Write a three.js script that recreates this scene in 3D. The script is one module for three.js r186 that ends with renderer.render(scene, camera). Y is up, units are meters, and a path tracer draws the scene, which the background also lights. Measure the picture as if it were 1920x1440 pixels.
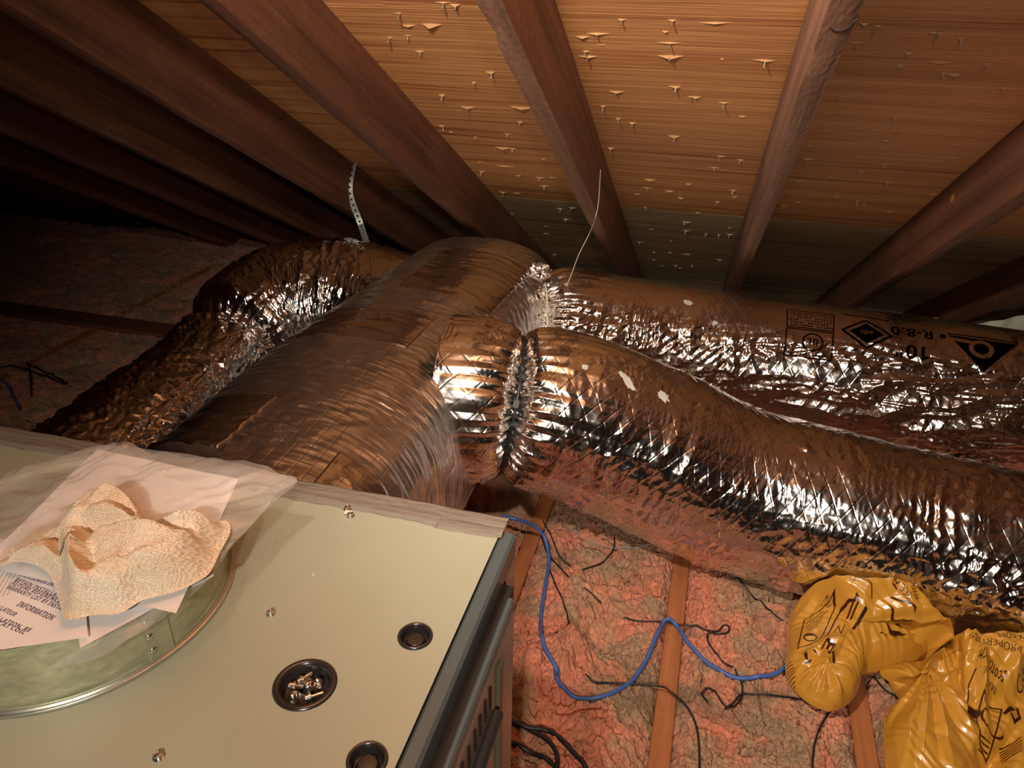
import * as THREE from 'three';
import { mergeGeometries } from 'three/addons/utils/BufferGeometryUtils.js';
import { ImprovedNoise } from 'three/addons/math/ImprovedNoise.js';

// ───────────── camera, lamp, exposure ─────────────
const scene = new THREE.Scene();
scene.background = new THREE.Color(0x000000);
const renderer = new THREE.WebGLRenderer({ antialias: true });
renderer.toneMapping = THREE.LinearToneMapping;
renderer.toneMappingExposure = 0.74;
renderer.shadowMap.enabled = true;

const D2R = Math.PI / 180, V = (x, y, z) => new THREE.Vector3(x, y, z);
const FOCAL = 1431.4, PITCH = 27.95 * D2R, YAW = 14.75 * D2R, ROLL = 0.97 * D2R;
const CAM = V(0, 1.2, 0);                                   // joist tops are y = 0
const FW = V(-Math.sin(YAW) * Math.cos(PITCH), -Math.sin(PITCH), -Math.cos(YAW) * Math.cos(PITCH));
const R0 = FW.clone().cross(V(0, 1, 0)).normalize(), U0 = R0.clone().cross(FW);
const RT = R0.clone().multiplyScalar(Math.cos(ROLL)).addScaledVector(U0, Math.sin(ROLL));
const UP = RT.clone().cross(FW);
const camera = new THREE.PerspectiveCamera(2 * Math.atan(720 / FOCAL) / D2R, 1920 / 1440, 0.02, 30);
camera.position.copy(CAM); camera.up.copy(UP); camera.lookAt(CAM.clone().add(FW));
scene.add(camera);

const LAMP_COLOR = new THREE.Color().setRGB(1, 0.87, 0.71);
const LAMP_POWER = 11;
const LAMP_AT = { x: -0.30, perp: 0.36, s: 0.06 };           // reflector lamp hung below the rafter above the furnace, out of the picture
const LAMP2_AT = V(0.12, 1.72, 0.85), LAMP2_AIM = V(-0.09, -0.62, -0.78).normalize(), LAMP2_POWER = 9;   // second lamp behind the photographer
const LAMP_AIM = V(0.42, -0.12, -0.90).normalize();

// ───────────── helpers ─────────────
const ray = (px, py) => FW.clone().addScaledVector(RT, (px - 960) / FOCAL).addScaledVector(UP, -(py - 720) / FOCAL);
const atY = (px, py, Y) => { const d = ray(px, py); return CAM.clone().addScaledVector(d, (Y - CAM.y) / d.y); };
const atX = (px, py, X) => { const d = ray(px, py); return CAM.clone().addScaledVector(d, X / d.x); };
const atD = (px, py, D) => CAM.clone().addScaledVector(ray(px, py), D);
const PHI = 29.14 * D2R, NRM = V(0, Math.cos(PHI), -Math.sin(PHI)), DOWN = V(0, -Math.sin(PHI), -Math.cos(PHI));
const PERP = 0.631, RAFT_H = 0.147, RAFT_W = 0.038;
const onRoof = (px, py, perp = PERP) => { const d = ray(px, py), p = d.multiplyScalar(perp / d.dot(NRM)); return [p.x, p.dot(DOWN)]; };
const roofPt = (x, s, perp) => CAM.clone().add(V(x, 0, 0)).addScaledVector(NRM, perp).addScaledVector(DOWN, s);
let seed = 7;
const rnd = () => { seed = (seed * 1664525 + 1013904223) >>> 0; return seed / 4294967296; };
const rr = (a, b) => a + (b - a) * rnd();
const PN = new ImprovedNoise(), noise = (x, y, z = 0) => PN.noise(x + 51.3, y + 17.7, z + 9.1);
const clamp = THREE.MathUtils.clamp, sstep = THREE.MathUtils.smoothstep, lerp = THREE.MathUtils.lerp;
const fbm = (x, y, z, o = 4) => { let a = 0, k = 0.5, f = 1; for (let i = 0; i < o; i++) { a += k * noise(x * f, y * f, z + i * 7.7); f *= 2.03; k *= 0.5; } return a; };
const tri = (x) => Math.abs(x - Math.floor(x) - 0.5) * 2;

const used = {};
const numbered = (n) => { const k = used[n] = (used[n] ?? -1) + 1; return k ? n + '_' + String(k).padStart(3, '0') : n; };
const M = (o) => new THREE.MeshPhysicalMaterial(o);
const lin = (r, g, b) => new THREE.Color().setRGB(r, g, b);
function obj(name, geo, mat, parent = scene) {
  const g = Array.isArray(geo) ? mergeGeometries(geo.map((x) => (x.index ? x.toNonIndexed() : x)).map(strip)) : geo;
  const m = new THREE.Mesh(g, mat); m.name = parent === scene ? numbered(name) : name;
  m.castShadow = m.receiveShadow = true; parent.add(m); return m;
}
function strip(g) { for (const k of Object.keys(g.attributes)) if (!['position', 'normal', 'uv'].includes(k)) g.deleteAttribute(k); return g; }
function tag(o, label, category, group) { Object.assign(o.userData, { label, category }); if (group) o.userData.group = group; return o; }
function thing(name, label, category, pos = V(0, 0, 0), group) {
  const g = new THREE.Group(); g.name = numbered(name); g.position.copy(pos); scene.add(g); return tag(g, label, category, group);
}
const structure = (o, label, category) => { o.userData.kind = 'structure'; o.userData.label = label; if (category) o.userData.category = category; return o; };

// a box with uv in metres, u along the longest side
function box(w, h, l, x = 0, y = 0, z = 0, ch = 0) {
  const g = ch ? chamferBox(w, h, l, ch) : new THREE.BoxGeometry(w, h, l);
  const p = g.attributes.position, n = g.attributes.normal, uv = new Float32Array(p.count * 2), d = [w, h, l], L = d.indexOf(Math.max(...d));
  const ou = rnd() * 5, ov = rnd() * 5;
  for (let i = 0; i < p.count; i++) {
    const q = [p.getX(i), p.getY(i), p.getZ(i)], a = [Math.abs(n.getX(i)), Math.abs(n.getY(i)), Math.abs(n.getZ(i))], k = a.indexOf(Math.max(...a));
    const ax = [0, 1, 2].filter((j) => j !== k), iu = ax.includes(L) ? L : ax[0], iv = ax.find((j) => j !== iu);
    uv[2 * i] = q[iu] + ou; uv[2 * i + 1] = q[iv] + ov + k * 0.37;
  }
  g.setAttribute('uv', new THREE.BufferAttribute(uv, 2)); g.translate(x, y, z); return g;
}
function chamferBox(w, h, l, c) {
  const s = new THREE.Shape(), a = w / 2, b = h / 2;
  s.moveTo(-a + c, -b); s.lineTo(a - c, -b); s.lineTo(a, -b + c); s.lineTo(a, b - c); s.lineTo(a - c, b); s.lineTo(-a + c, b); s.lineTo(-a, b - c); s.lineTo(-a, -b + c);
  const g = new THREE.ExtrudeGeometry(s, { depth: l, bevelEnabled: false, steps: 1 }); g.translate(0, 0, -l / 2); return g;
}
function grid(nu, nv, f, closedV = false) {                  // f(i/nu, j/nv) -> [x,y,z,u,v]
  const P = [], T = [], I = [];
  for (let i = 0; i <= nu; i++) for (let j = 0; j <= nv; j++) { const q = f(i / nu, j / nv); P.push(q[0], q[1], q[2]); T.push(q[3], q[4]); }
  const w = nv + 1;
  for (let i = 0; i < nu; i++) for (let j = 0; j < nv; j++) { const a = i * w + j, b = a + 1, c = a + w, d = c + 1; I.push(a, c, b, b, c, d); }
  const g = new THREE.BufferGeometry();
  g.setAttribute('position', new THREE.Float32BufferAttribute(P, 3)); g.setAttribute('uv', new THREE.Float32BufferAttribute(T, 2)); g.setIndex(I); g.computeVertexNormals();
  if (closedV) {                                             // weld the normals along the seam
    const n = g.attributes.normal;
    for (let i = 0; i <= nu; i++) { const a = i * w, b = a + nv, v = V(n.getX(a) + n.getX(b), n.getY(a) + n.getY(b), n.getZ(a) + n.getZ(b)).normalize(); n.setXYZ(a, v.x, v.y, v.z); n.setXYZ(b, v.x, v.y, v.z); }
  }
  return g;
}
const smooth = (pts, closed = false) => new THREE.CatmullRomCurve3(pts, closed, 'centripetal');
const wire = (pts, r, seg = 8) => { const c = smooth(pts); return new THREE.TubeGeometry(c, Math.max(12, pts.length * 10), r, seg); };

// ───────────── textures ─────────────
function dataTex(w, h, f, srgb = true, rep = [1, 1]) {
  const d = new Uint8Array(w * h * 4);
  for (let j = 0; j < h; j++) for (let i = 0; i < w; i++) { const c = f(i / w, j / h), o = (j * w + i) * 4; d[o] = clamp(c[0], 0, 255); d[o + 1] = clamp(c[1], 0, 255); d[o + 2] = clamp(c[2], 0, 255); d[o + 3] = 255; }
  const t = new THREE.DataTexture(d, w, h); t.magFilter = THREE.LinearFilter; t.minFilter = THREE.LinearMipmapLinearFilter; t.generateMipmaps = true;
  t.wrapS = t.wrapT = THREE.MirroredRepeatWrapping; if (srgb) t.colorSpace = THREE.SRGBColorSpace; t.repeat.set(...rep); t.needsUpdate = true; return t;
}
function bumpTex(w, h, f, rep) {
  const d = new Float32Array(w * h);
  for (let j = 0; j < h; j++) for (let i = 0; i < w; i++) d[j * w + i] = f(i / w, j / h);
  let lo = 1e9, hi = -1e9; for (const x of d) { lo = Math.min(lo, x); hi = Math.max(hi, x); }
  const q = new Float32Array(w * h * 4); for (let i = 0; i < d.length; i++) { const x = (d[i] - lo) / (hi - lo); q[4 * i] = q[4 * i + 1] = q[4 * i + 2] = x; q[4 * i + 3] = 1; }
  const t = new THREE.DataTexture(q, w, h, THREE.RGBAFormat, THREE.FloatType); t.magFilter = t.minFilter = THREE.LinearFilter;
  t.wrapS = t.wrapT = THREE.RepeatWrapping; t.repeat.set(...rep); t.needsUpdate = true; return t;
}
const mix3 = (a, b, k) => [lerp(a[0], b[0], k), lerp(a[1], b[1], k), lerp(a[2], b[2], k)];
// plywood veneer: long fine grain along u, in bands
const plyFn = (base, dark, light, sd) => (u, v) => {
  const w = v + 0.010 * noise(u * 2.4, v * 7, sd) + 0.003 * noise(u * 6, v * 16, sd + 2);
  let c = mix3(base, dark, clamp(0.25 + 0.9 * fbm(u * 1.4, w * 34, sd, 4), 0, 1) * 0.75);
  c = mix3(c, light, clamp(fbm(u * 3, w * 120, sd + 5, 3) * 1.1, 0, 1) * 0.6);
  const line = clamp((noise(u * 1.6, w * 55, sd + 9) - 0.34) * 4, 0, 1); c = mix3(c, dark, line * 0.9);
  const fine = noise(u * 9, w * 330, sd + 3) * 13 + noise(u * 40, w * 500, sd + 1) * 8;
  const blot = noise(u * 2.5, v * 2.5, sd + 20) * 14;
  return [c[0] + fine + blot, c[1] + fine * 0.85 + blot * 0.8, c[2] + fine * 0.6 + blot * 0.5];
};
const plyBump = bumpTex(256, 1024, (u, v) => fbm(u * 3, v * 90, 4, 3) + 0.4 * noise(u * 8, v * 320, 2), [1 / 1.2, 1 / 1.2]);
const plyTex = [
  dataTex(640, 1024, plyFn([204, 146, 92], [150, 88, 46], [224, 176, 126], 1), true, [1 / 1.2, 1 / 1.2]),
    dataTex(512, 768, plyFn([176, 154, 116], [124, 100, 70], [196, 178, 144], 61), true, [1 / 1.2, 1 / 1.2]),
];
const plyMat = [0, 0, 1].map((k) => M({ map: plyTex[k], roughness: 0.62, bumpMap: plyBump, bumpScale: 0.0011 }));
// sawn framing lumber: reddish brown, grain along u, blotches of weathering
const lumberFn = (base, dark, pale, sd) => (u, v) => {
  const w = v + 0.02 * noise(u * 1.3, v * 3, sd);
  let c = mix3(base, dark, clamp(0.3 + fbm(u * 1.2, w * 16, sd, 4), 0, 1) * 0.8);
  c = mix3(c, dark, clamp((fbm(u * 3.3, v * 4, sd + 11, 3) - 0.08) * 2.2, 0, 1) * 0.75);
  c = mix3(c, pale, clamp((fbm(u * 4.1, v * 5, sd + 23, 4) - 0.14) * 2.6, 0, 1) * 0.55);
  const f = noise(u * 5, w * 60, sd + 4) * 16 + noise(u * 7, w * 140, sd + 2) * 16 + noise(u * 90, v * 90, sd + 6) * 7;
  return [c[0] + f, c[1] + f * 0.7, c[2] + f * 0.5];
};
const lumTex = [
  dataTex(768, 256, lumberFn([146, 106, 84], [90, 56, 40], [176, 142, 122], 3), true, [1 / 2, 1]),
  dataTex(768, 256, lumberFn([110, 66, 42], [64, 32, 20], [140, 98, 74], 43), true, [1 / 2, 1]),
  dataTex(768, 256, lumberFn([178, 112, 68], [132, 74, 40], [196, 140, 98], 83), true, [1 / 2, 1]),
];
const lumBump = bumpTex(512, 512, (u, v) => fbm(u * 4, v * 40, 8, 3) + 0.5 * noise(u * 60, v * 90, 3), [1 / 1, 1 / 0.5]);
const lumMat = lumTex.map((map) => M({ map, roughness: 0.72, bumpMap: lumBump, bumpScale: 0.0012 }));

// crumpled foil relief, periodic
const TWO = Math.PI * 2, warps = []; for (let k = 0; k < 9; k++) warps.push([Math.round(rr(-3, 3)), Math.round(rr(-3, 3)), rr(0, TWO), rr(0.3, 1)]);
const wp = (u, v, k) => { let a = 0; for (let i = 0; i < 4; i++) { const w = warps[(k * 2 + i) % 9]; a += w[3] * Math.sin(TWO * (w[0] * u + w[1] * v) + w[2] + k); } return a * 0.42; };
const folds = []; for (let k = 0; k < 11; k++) { const f = 5 + k * 2.3, a = rr(0, Math.PI); folds.push([Math.round(f * Math.cos(a)), Math.round(f * Math.sin(a)), 1 / (f * f) ** 0.55, k]); }
const foilRelief = (u, v) => { let h = 0; for (const [a, b, w, k] of folds) { const m = 0.35 + 0.65 * clamp(0.5 + wp(u, v, k + 4), 0, 1); h += w * m * tri(a * u + b * v + wp(u, v, k)); } return h; };
const crinkleBump = bumpTex(768, 768, (u, v) => {
  const d1 = tri(14 * u + 8 * v + 0.05 * wp(u, v, 1)), d2 = tri(14 * u - 8 * v + 0.05 * wp(u, v, 2));
  return foilRelief(u, v) + 0.05 * (Math.exp(-d1 * d1 * 120) + Math.exp(-d2 * d2 * 120));
}, [1 / 0.5, 1 / 0.5]);
const wrapBump = bumpTex(768, 768, (u, v) => {            // foil-faced wrap: long fine creases across the run, thread net below
  let h = 0; for (const [k, f, w] of [[0, 9, 0.09], [1, 17, 0.06], [2, 31, 0.035], [3, 55, 0.02]]) h += w * tri(f * u + (k + 1) * v + 0.9 * wp(u, v, k)) * clamp(0.5 + wp(u, v, k + 3), 0, 1);
  const d1 = tri(24 * u), d2 = tri(24 * v); return h + 0.25 * foilRelief(u, v) + 0.012 * (Math.exp(-d1 * d1 * 90) + Math.exp(-d2 * d2 * 90));
}, [1 / 0.5, 1 / 0.5]);
console.log('textures done');

// ───────────── the setting ─────────────
const floor = structure(obj('floor', box(7, 0.02, 8, -0.6, -0.2, -0.1), M({ color: lin(0.42, 0.38, 0.32), roughness: 0.9 })), 'grey plasterboard under the insulation', 'floor');
const roof = new THREE.Group(); roof.name = 'ceiling'; scene.add(roof); structure(roof, 'plywood roof sheathing with nail points and torn splinters', 'ceiling');
roof.position.copy(CAM); roof.rotation.x = -PHI;             // local: x, y = outwards, -z = down the slope
const panels = [];
{
  const rows = [[-1.9, -1.21, 0], [-1.207, 0.010, 1], [0.013, 1.228, 0], [1.231, 2.447, 0], [2.450, 3.667, 2], [3.670, 4.2, 2]];
  const xs = [-4.0, -2.336, -0.735, 0.553 + 0.4, 2.9];
  for (const [s0, s1, k] of rows) for (let i = 0; i < xs.length - 1; i++) {
    const m = k === 0 && i === 2 ? 0 : k === 0 ? 1 : k;
    const g = box(xs[i + 1] - xs[i] - 0.003, 0.012, s1 - s0, (xs[i] + xs[i + 1]) / 2, PERP + 0.006, -(s0 + s1) / 2);
    { const p = g.attributes.position, t = g.attributes.uv; for (let q = 0; q < p.count; q++) t.setXY(q, p.getX(q) + s0 * 0.31 + 3, -p.getZ(q) + i * 0.4 + 3); }
    const o = obj('plywood_panel', g, plyMat[m], roof); panels.push({ o, x0: xs[i], x1: xs[i + 1], s0, s1, m });
  }
}
structure(obj('ceiling', (() => { const g = box(7, 0.02, 3.2, 0, 0, 0); g.rotateX(PHI); g.translate(-0.6, 2.04, 3.02); return g; })(), plyMat[1]), 'far slope of the plywood roof', 'ceiling');
for (const [n, x] of [['wall_left', -4.03], ['wall_right', 2.9]]) structure(obj(n, box(0.02, 3.1, 8, x, 1.35, -0.1), plyMat[1]), 'plywood gable wall in the dark', 'wall');

// torn splinters and nail points where the roofing nails came through
{
  const sliver = (a, b, lift, w) => {
    const p = [[-a, 0, -w * 0.3], [b, 0, -w * 0.2], [0, 0, w], [0.1 * (b - a), -lift, w * 0.5], [-a * 0.15, -lift * 0.6, -w * 0.6]];
    const f = [[0, 3, 2], [2, 3, 1], [0, 4, 3], [3, 4, 1], [0, 1, 4], [0, 2, 1]], q = [];
    for (const t of f) for (const i of t) q.push(...p[i]);
    const g = new THREE.BufferGeometry(); g.setAttribute('position', new THREE.Float32BufferAttribute(q, 3)); g.setAttribute('uv', new THREE.Float32BufferAttribute(new Float32Array(q.length / 3 * 2), 2)); g.computeVertexNormals(); return g;
  };
  const kinds = []; for (let k = 0; k < 10; k++) kinds.push(sliver(rr(0.5, 1), rr(0.4, 1), rr(0.10, k > 7 ? 0.4 : 0.2), rr(0.04, 0.09)));
  const nailG = new THREE.CylinderGeometry(0.0011, 0.0016, 0.02, 6); nailG.scale(1, 0.7, 1); nailG.translate(0, -0.004, 0);
  const splMat = [M({ color: lin(0.42, 0.235, 0.10), roughness: 0.8 }), M({ color: lin(0.40, 0.22, 0.09), roughness: 0.8 }), M({ color: lin(0.30, 0.25, 0.16), roughness: 0.8 })];
  const nailMat = M({ color: lin(0.42, 0.38, 0.33), metalness: 0.8, roughness: 0.45 });
  const put = (px, py, big) => {
    const [x, s] = onRoof(px, py), P = panels.find((p) => x >= p.x0 && x < p.x1 && s >= p.s0 && s < p.s1); if (!P) return;
    const half = big ? rr(0.024, 0.036) : rr(0.008, 0.021);
    const m = new THREE.Mesh(kinds[Math.floor(rnd() * 10)], splMat[P.m]); m.name = 'splinter'; m.position.set(x, PERP, -s); m.scale.set(half * (rnd() < 0.5 ? -1 : 1), rr(0.018, 0.034) * (big ? 1.35 : 1), half * rr(0.7, 1.2)); m.rotation.y = rr(-0.06, 0.06);
    m.castShadow = m.receiveShadow = true; P.o.add(m);
    if (rnd() < 0.8) { const q = new THREE.Mesh(nailG, nailMat); q.name = 'nail_tip'; q.position.set(x + rr(-0.002, 0.002), PERP, -s - rr(0, 0.003)); q.rotation.set(rr(-0.25, 0.25), 0, rr(-0.25, 0.25)); q.scale.y = rr(0.6, 1.25); q.castShadow = q.receiveShadow = true; P.o.add(q); }
  };
  const A = [595,10,0,650,20,0,380,62,0,425,120,0,525,115,1,425,170,0,480,245,0,338,180,0,825,345,0,740,395,0,590,455,0,710,515,1,970,515,1,965,585,0,590,605,0,630,635,0,750,660,0,905,645,0,885,710,1,930,715,0,1080,765,0,770,780,0,890,800,1,780,825,0,958,845,0,1060,855,0,1120,855,0,880,925,0,950,930,0,1080,895,0,1160,1005,0,1215,1000,0,1090,1090,0,1090,1125,0,925,1030,0,1185,1055,0,1130,1225,0,1330,160,1,1265,175,0,1355,215,0,1280,245,0,1295,270,1,1450,92,0,1685,205,1,1665,150,0,1700,95,0,1690,268,1,1430,440,0,1720,415,0,1365,510,0,1435,570,0,1505,590,0,1790,465,0,1710,655,0,1400,712,0,1590,865,1,1575,905,0,1530,935,0,1685,920,0,1740,955,0,1600,1105,0,1540,1165,0,1765,1070,0,1765,1110,0,1690,1160,0,1610,1215,0,1690,1215,0,1760,1225,0,1610,1250,0,1650,1280,0,1735,1290,0,1570,1000,0];
  for (let i = 0; i < A.length; i += 3) put(600 + A[i] / 2.571, A[i + 1] / 2.571, A[i + 2]);
  const B = [280,98,1,310,255,0,505,262,1,195,420,0,315,445,0,400,505,0,100,590,0,305,680,0,390,695,0,280,730,0,165,800,0,130,860,0,365,855,0,360,828,0,290,878,0,205,925,0,150,965,0,240,1018,0,345,990,0,345,1020,0,298,1022,0,165,1105,0,85,1100,0,300,1130,0,180,1155,0,110,1155,0,935,100,0,990,110,0,900,185,0,1240,140,0,1355,165,0,1125,225,0,1260,268,1,1465,275,0,1085,282,0,1275,315,0,1330,320,0,1540,380,0,815,415,0,1070,510,0,1075,565,0,1030,610,0,695,632,0,685,690,0,1020,715,0,1315,685,0,920,745,0,785,770,0,1035,795,0,640,785,0,815,855,0,640,878,0,580,895,0,780,890,0,930,890,0,900,875,0,1040,922,0,1230,845,0];
  for (let i = 0; i < B.length; i += 3) put(1220 + B[i] / 2.323, B[i + 1] / 2.323, B[i + 2]);
}

// rafters, each a sawn 2x6
{
  const where = { C: 'reddish rafter at the far right with a bright knot', B: 'rafter with a pale underside and a bark gouge', A: 'rafter with a thin white string hanging from it', D: 'dark red rafter that ends above the domed foil plenum', E: 'dark red rafter with a perforated hanger strap nailed on it', F: 'unlit rafter next beyond the one with the hanger strap', G: 'barely lit rafter deep in the dark end of the attic', H: 'last rafter seen in the dark end of the attic', I: 'rafter hidden in the black end of the attic', J: 'rafter right of the knotted rafter' };
  const X = { A: -0.312, B: 0.112, C: 0.553, D: -0.735, E: -1.13, F: -1.508, G: -1.87, H: -2.26, J: 0.96 };
  for (const k in X) {
    const L = 5.9, g0 = new THREE.BoxGeometry(RAFT_W, RAFT_H, L, 3, 5, 150), p = g0.attributes.position, n = g0.attributes.normal, t = g0.attributes.uv, ou = rnd() * 4, ov = rnd() * 4, sd = X[k] * 31;
    for (let i = 0; i < p.count; i++) {
      let x = p.getX(i), y = p.getY(i), z = p.getZ(i); const nx = Math.abs(n.getX(i)), ny = Math.abs(n.getY(i));
      t.setXY(i, z + ou, (nx > ny ? y : x + 0.25) + ov);
      const low = y < -RAFT_H / 2 + 1e-4, edge = Math.abs(Math.abs(x) - RAFT_W / 2) < 1e-4;
      if (low && edge) { const c = 0.0012 + 0.0030 * clamp(noise(z * 3.1, x * 40, sd), 0, 1) + 0.004 * clamp((noise(z * 9, x * 30, sd + 4) - 0.35) * 3, 0, 1); x -= Math.sign(x) * c; y += c; }
      if (low) y += 0.0015 * noise(z * 2, 0, sd + 2);
      x += 0.002 * noise(z * 1.1, 3, sd);
      p.setXYZ(i, x, y, z);
    }
    g0.translate(X[k], PERP - RAFT_H / 2 - 0.0005, -1.05); g0.computeVertexNormals(); const g = g0; g.rotateX(-PHI); g.translate(CAM.x, CAM.y, CAM.z);
    tag(obj('roof_rafter', g.toNonIndexed(), k === 'A' || k === 'B' ? lumMat[0] : lumMat[1]), where[k], 'rafter', 'roof rafters');
  }
}
{
  const rafts = scene.children.filter((o) => o.name.startsWith('roof_rafter'));
  const kn = new THREE.SphereGeometry(0.011, 20, 12); kn.scale(0.12, 0.9, 1.3); const k = obj('knot', kn, M({ color: lin(0.36, 0.17, 0.06), roughness: 0.6 }), rafts.find((o) => o.userData.label.includes('knot'))); k.position.copy(atX(1785, 372, 0.553 - 0.0195)); k.rotation.x = -PHI; k.userData.label = 'orange knot';
  const bp = (x, y) => { const [X, S] = onRoof(x, y, PERP - RAFT_H + 0.0005); return roofPt(X, S, PERP - RAFT_H - 0.0005); };
  obj('bark_gouge', wire([[1557, 50], [1566, 55], [1580, 54], [1594, 47], [1602, 38], [1611, 33]].map(([x, y]) => bp(x, y)), 0.0016, 6), M({ color: lin(0.02, 0.012, 0.008), roughness: 0.9 }), rafts.find((o) => o.userData.label.includes('gouge'))).userData.label = 'dark bark gouge';
}
// ceiling joists
const JX = [-3.7, -3.3, -2.9, -2.48, -2.14, -1.76, -1.4, -1.04, -0.68, -0.32, 0.038, 0.39, 0.75, 1.1, 1.46];
{
  const lab = { '-0.32': 'joist edge showing behind the back corner of the furnace', '0.038': 'bare joist edge crossed by the blue cable', '0.39': 'joist edge coming out below the yellow bag', '-2.14': 'dim joist edge in the insulation beyond the left duct' };
  for (const x of [-2.14, -0.32, 0.038, 0.39]) tag(obj('ceiling_joist', box(0.038, 0.14, 3.4, x, x < -1 ? -0.028 : -0.07, -1.1, 0.002), lumMat[2]), lab[String(x)] ?? 'joist edge hidden among the insulation', 'joist', 'ceiling joists');
  const b = tag(obj('cross_board', (() => { const g = box(0.09, 0.02, 1.5, 0, 0, 0, 0.002); g.rotateY(Math.PI / 2); g.translate(-2.35, 0.048, -2.13); return g; })(), lumMat[1]), 'narrow board lying across the joists beyond the left duct', 'board');
}

// ───────────── insulation ─────────────
const curlBump = bumpTex(512, 512, (u, v) => {
  let h = 0; for (const [f, w, k] of [[6, 1, 1], [11, 0.7, 2], [19, 0.45, 3], [33, 0.25, 4]]) h += w * (1 - Math.abs(noise(u * f * 2 + 1.6 * noise(u * 9, v * 9, k), v * f * 2 + 1.6 * noise(v * 9, u * 9, k + 5), k * 7)) * 2.2);
  return h * Math.min(1, 20 * Math.min(u, v, 1 - u, 1 - v) + 0.6);
}, [1 / 0.24, 1 / 0.24]);
const batMat = M({ bumpMap: curlBump, bumpScale: 0.008, color: 0xffffff, vertexColors: true, roughness: 1, sheen: 0.4, sheenRoughness: 0.6, sheenColor: lin(1, 0.6, 0.5) });
const floorH = (x, z) => {
  let h = -0.004 + 0.020 * fbm(x * 5, z * 5, 3, 3);
  const bill = (f, sd) => 1 - Math.abs(noise(x * f + 2 * noise(x * 9, z * 9, sd + 2), z * f + 2 * noise(x * 9, z * 9, sd + 5), sd)) * 2;
  h += 0.016 * bill(26, 1) + 0.009 * bill(60, 5) + 0.004 * bill(140, 8);
  const tuft = (cx, cz, r, a) => { const d2 = ((x - cx) ** 2 + (z - cz) ** 2) / (r * r); h += a * Math.exp(-d2) * (0.75 + 0.7 * fbm(x * 22, z * 22, 14, 3)); };
  tuft(-0.225, -1.02, 0.07, 0.06); tuft(-0.155, -1.075, 0.045, 0.075); tuft(-0.17, -1.28, 0.06, 0.03); tuft(0.2, -0.78, 0.09, 0.035); tuft(-0.06, -0.93, 0.06, 0.025); tuft(-0.1, -1.16, 0.05, -0.05);
  if (x < -0.75) h += 0.025;
  return h;
};
const floorC = (x, z, h) => {
  const a = fbm(x * 4.5, z * 4.5, 30, 4), b = fbm(x * 16, z * 16, 40, 3), d = noise(x * 95, z * 95, 50);
  let c = mix3([0.62, 0.225, 0.14], [0.38, 0.24, 0.145], clamp(0.6 + a * 2.8 + b * 2.0, 0, 1));
  c = mix3(c, [0.22, 0.15, 0.09], clamp((fbm(x * 7, z * 7, 60, 4) - 0.08) * 3.4, 0, 1) * 0.85);
  c = mix3(c, [0.78, 0.30, 0.19], clamp((fbm(x * 6 + 4, z * 6, 70, 3) - 0.12) * 4, 0, 1) * 0.8);
  const k = 1 + 0.28 * d + 0.25 * noise(x * 210, z * 210, 55); return [c[0] * k, c[1] * k, c[2] * k];
};
{
  const labs = { '-0.32': 'pink and tan insulation batt between the furnace and the bare joist', '0.038': 'pink insulation batt between the bare joist and the yellow bags', '0.39': 'insulation batt under the large yellow bag', '-2.14': 'dim insulation batt beside the joist beyond the left duct' };
  for (let i = 0; i < JX.length - 1; i++) {
    const far = JX[i] < -0.7, x0 = far ? JX[i] : JX[i] + 0.0195, x1 = far && JX[i + 1] < -0.7 ? JX[i + 1] : JX[i + 1] - 0.0195, near = JX[i] >= -0.4 && JX[i] < 0.7;
    const z0 = -3.2, z1 = near ? -0.55 : 0.3, nu = near ? 96 : 26, nv = near ? 760 : 200, C = [];
    const g = grid(nv, nu, (a, b) => {
      const z = lerp(z1, z0, near ? a ** 1.25 : a), x = lerp(x0, x1, b), e = Math.min(b, 1 - b) * (x1 - x0);
      let h = Math.min(floorH(x, z) - (far ? 0 : 0.022) * Math.exp(-e / 0.012), 1.2 + PERP / Math.cos(PHI) + z * Math.tan(PHI) - 0.03); const c = floorC(x, z, h); C.push(...c); return [x, h, z, x, z];
    });
    g.setAttribute('color', new THREE.Float32BufferAttribute(C, 3));
    tag(obj('insulation_batt', g, batMat), labs[String(JX[i])] ?? (JX[i] < -1.3 ? 'dim brown insulation batt beyond the left duct' : JX[i] < 0 ? 'brown insulation batt beneath the plenum and left duct' : 'pink insulation batt beneath the right ends of both ducts'), 'insulation', 'insulation batts between the joists');
  }
}
console.log('insulation done');
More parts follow.
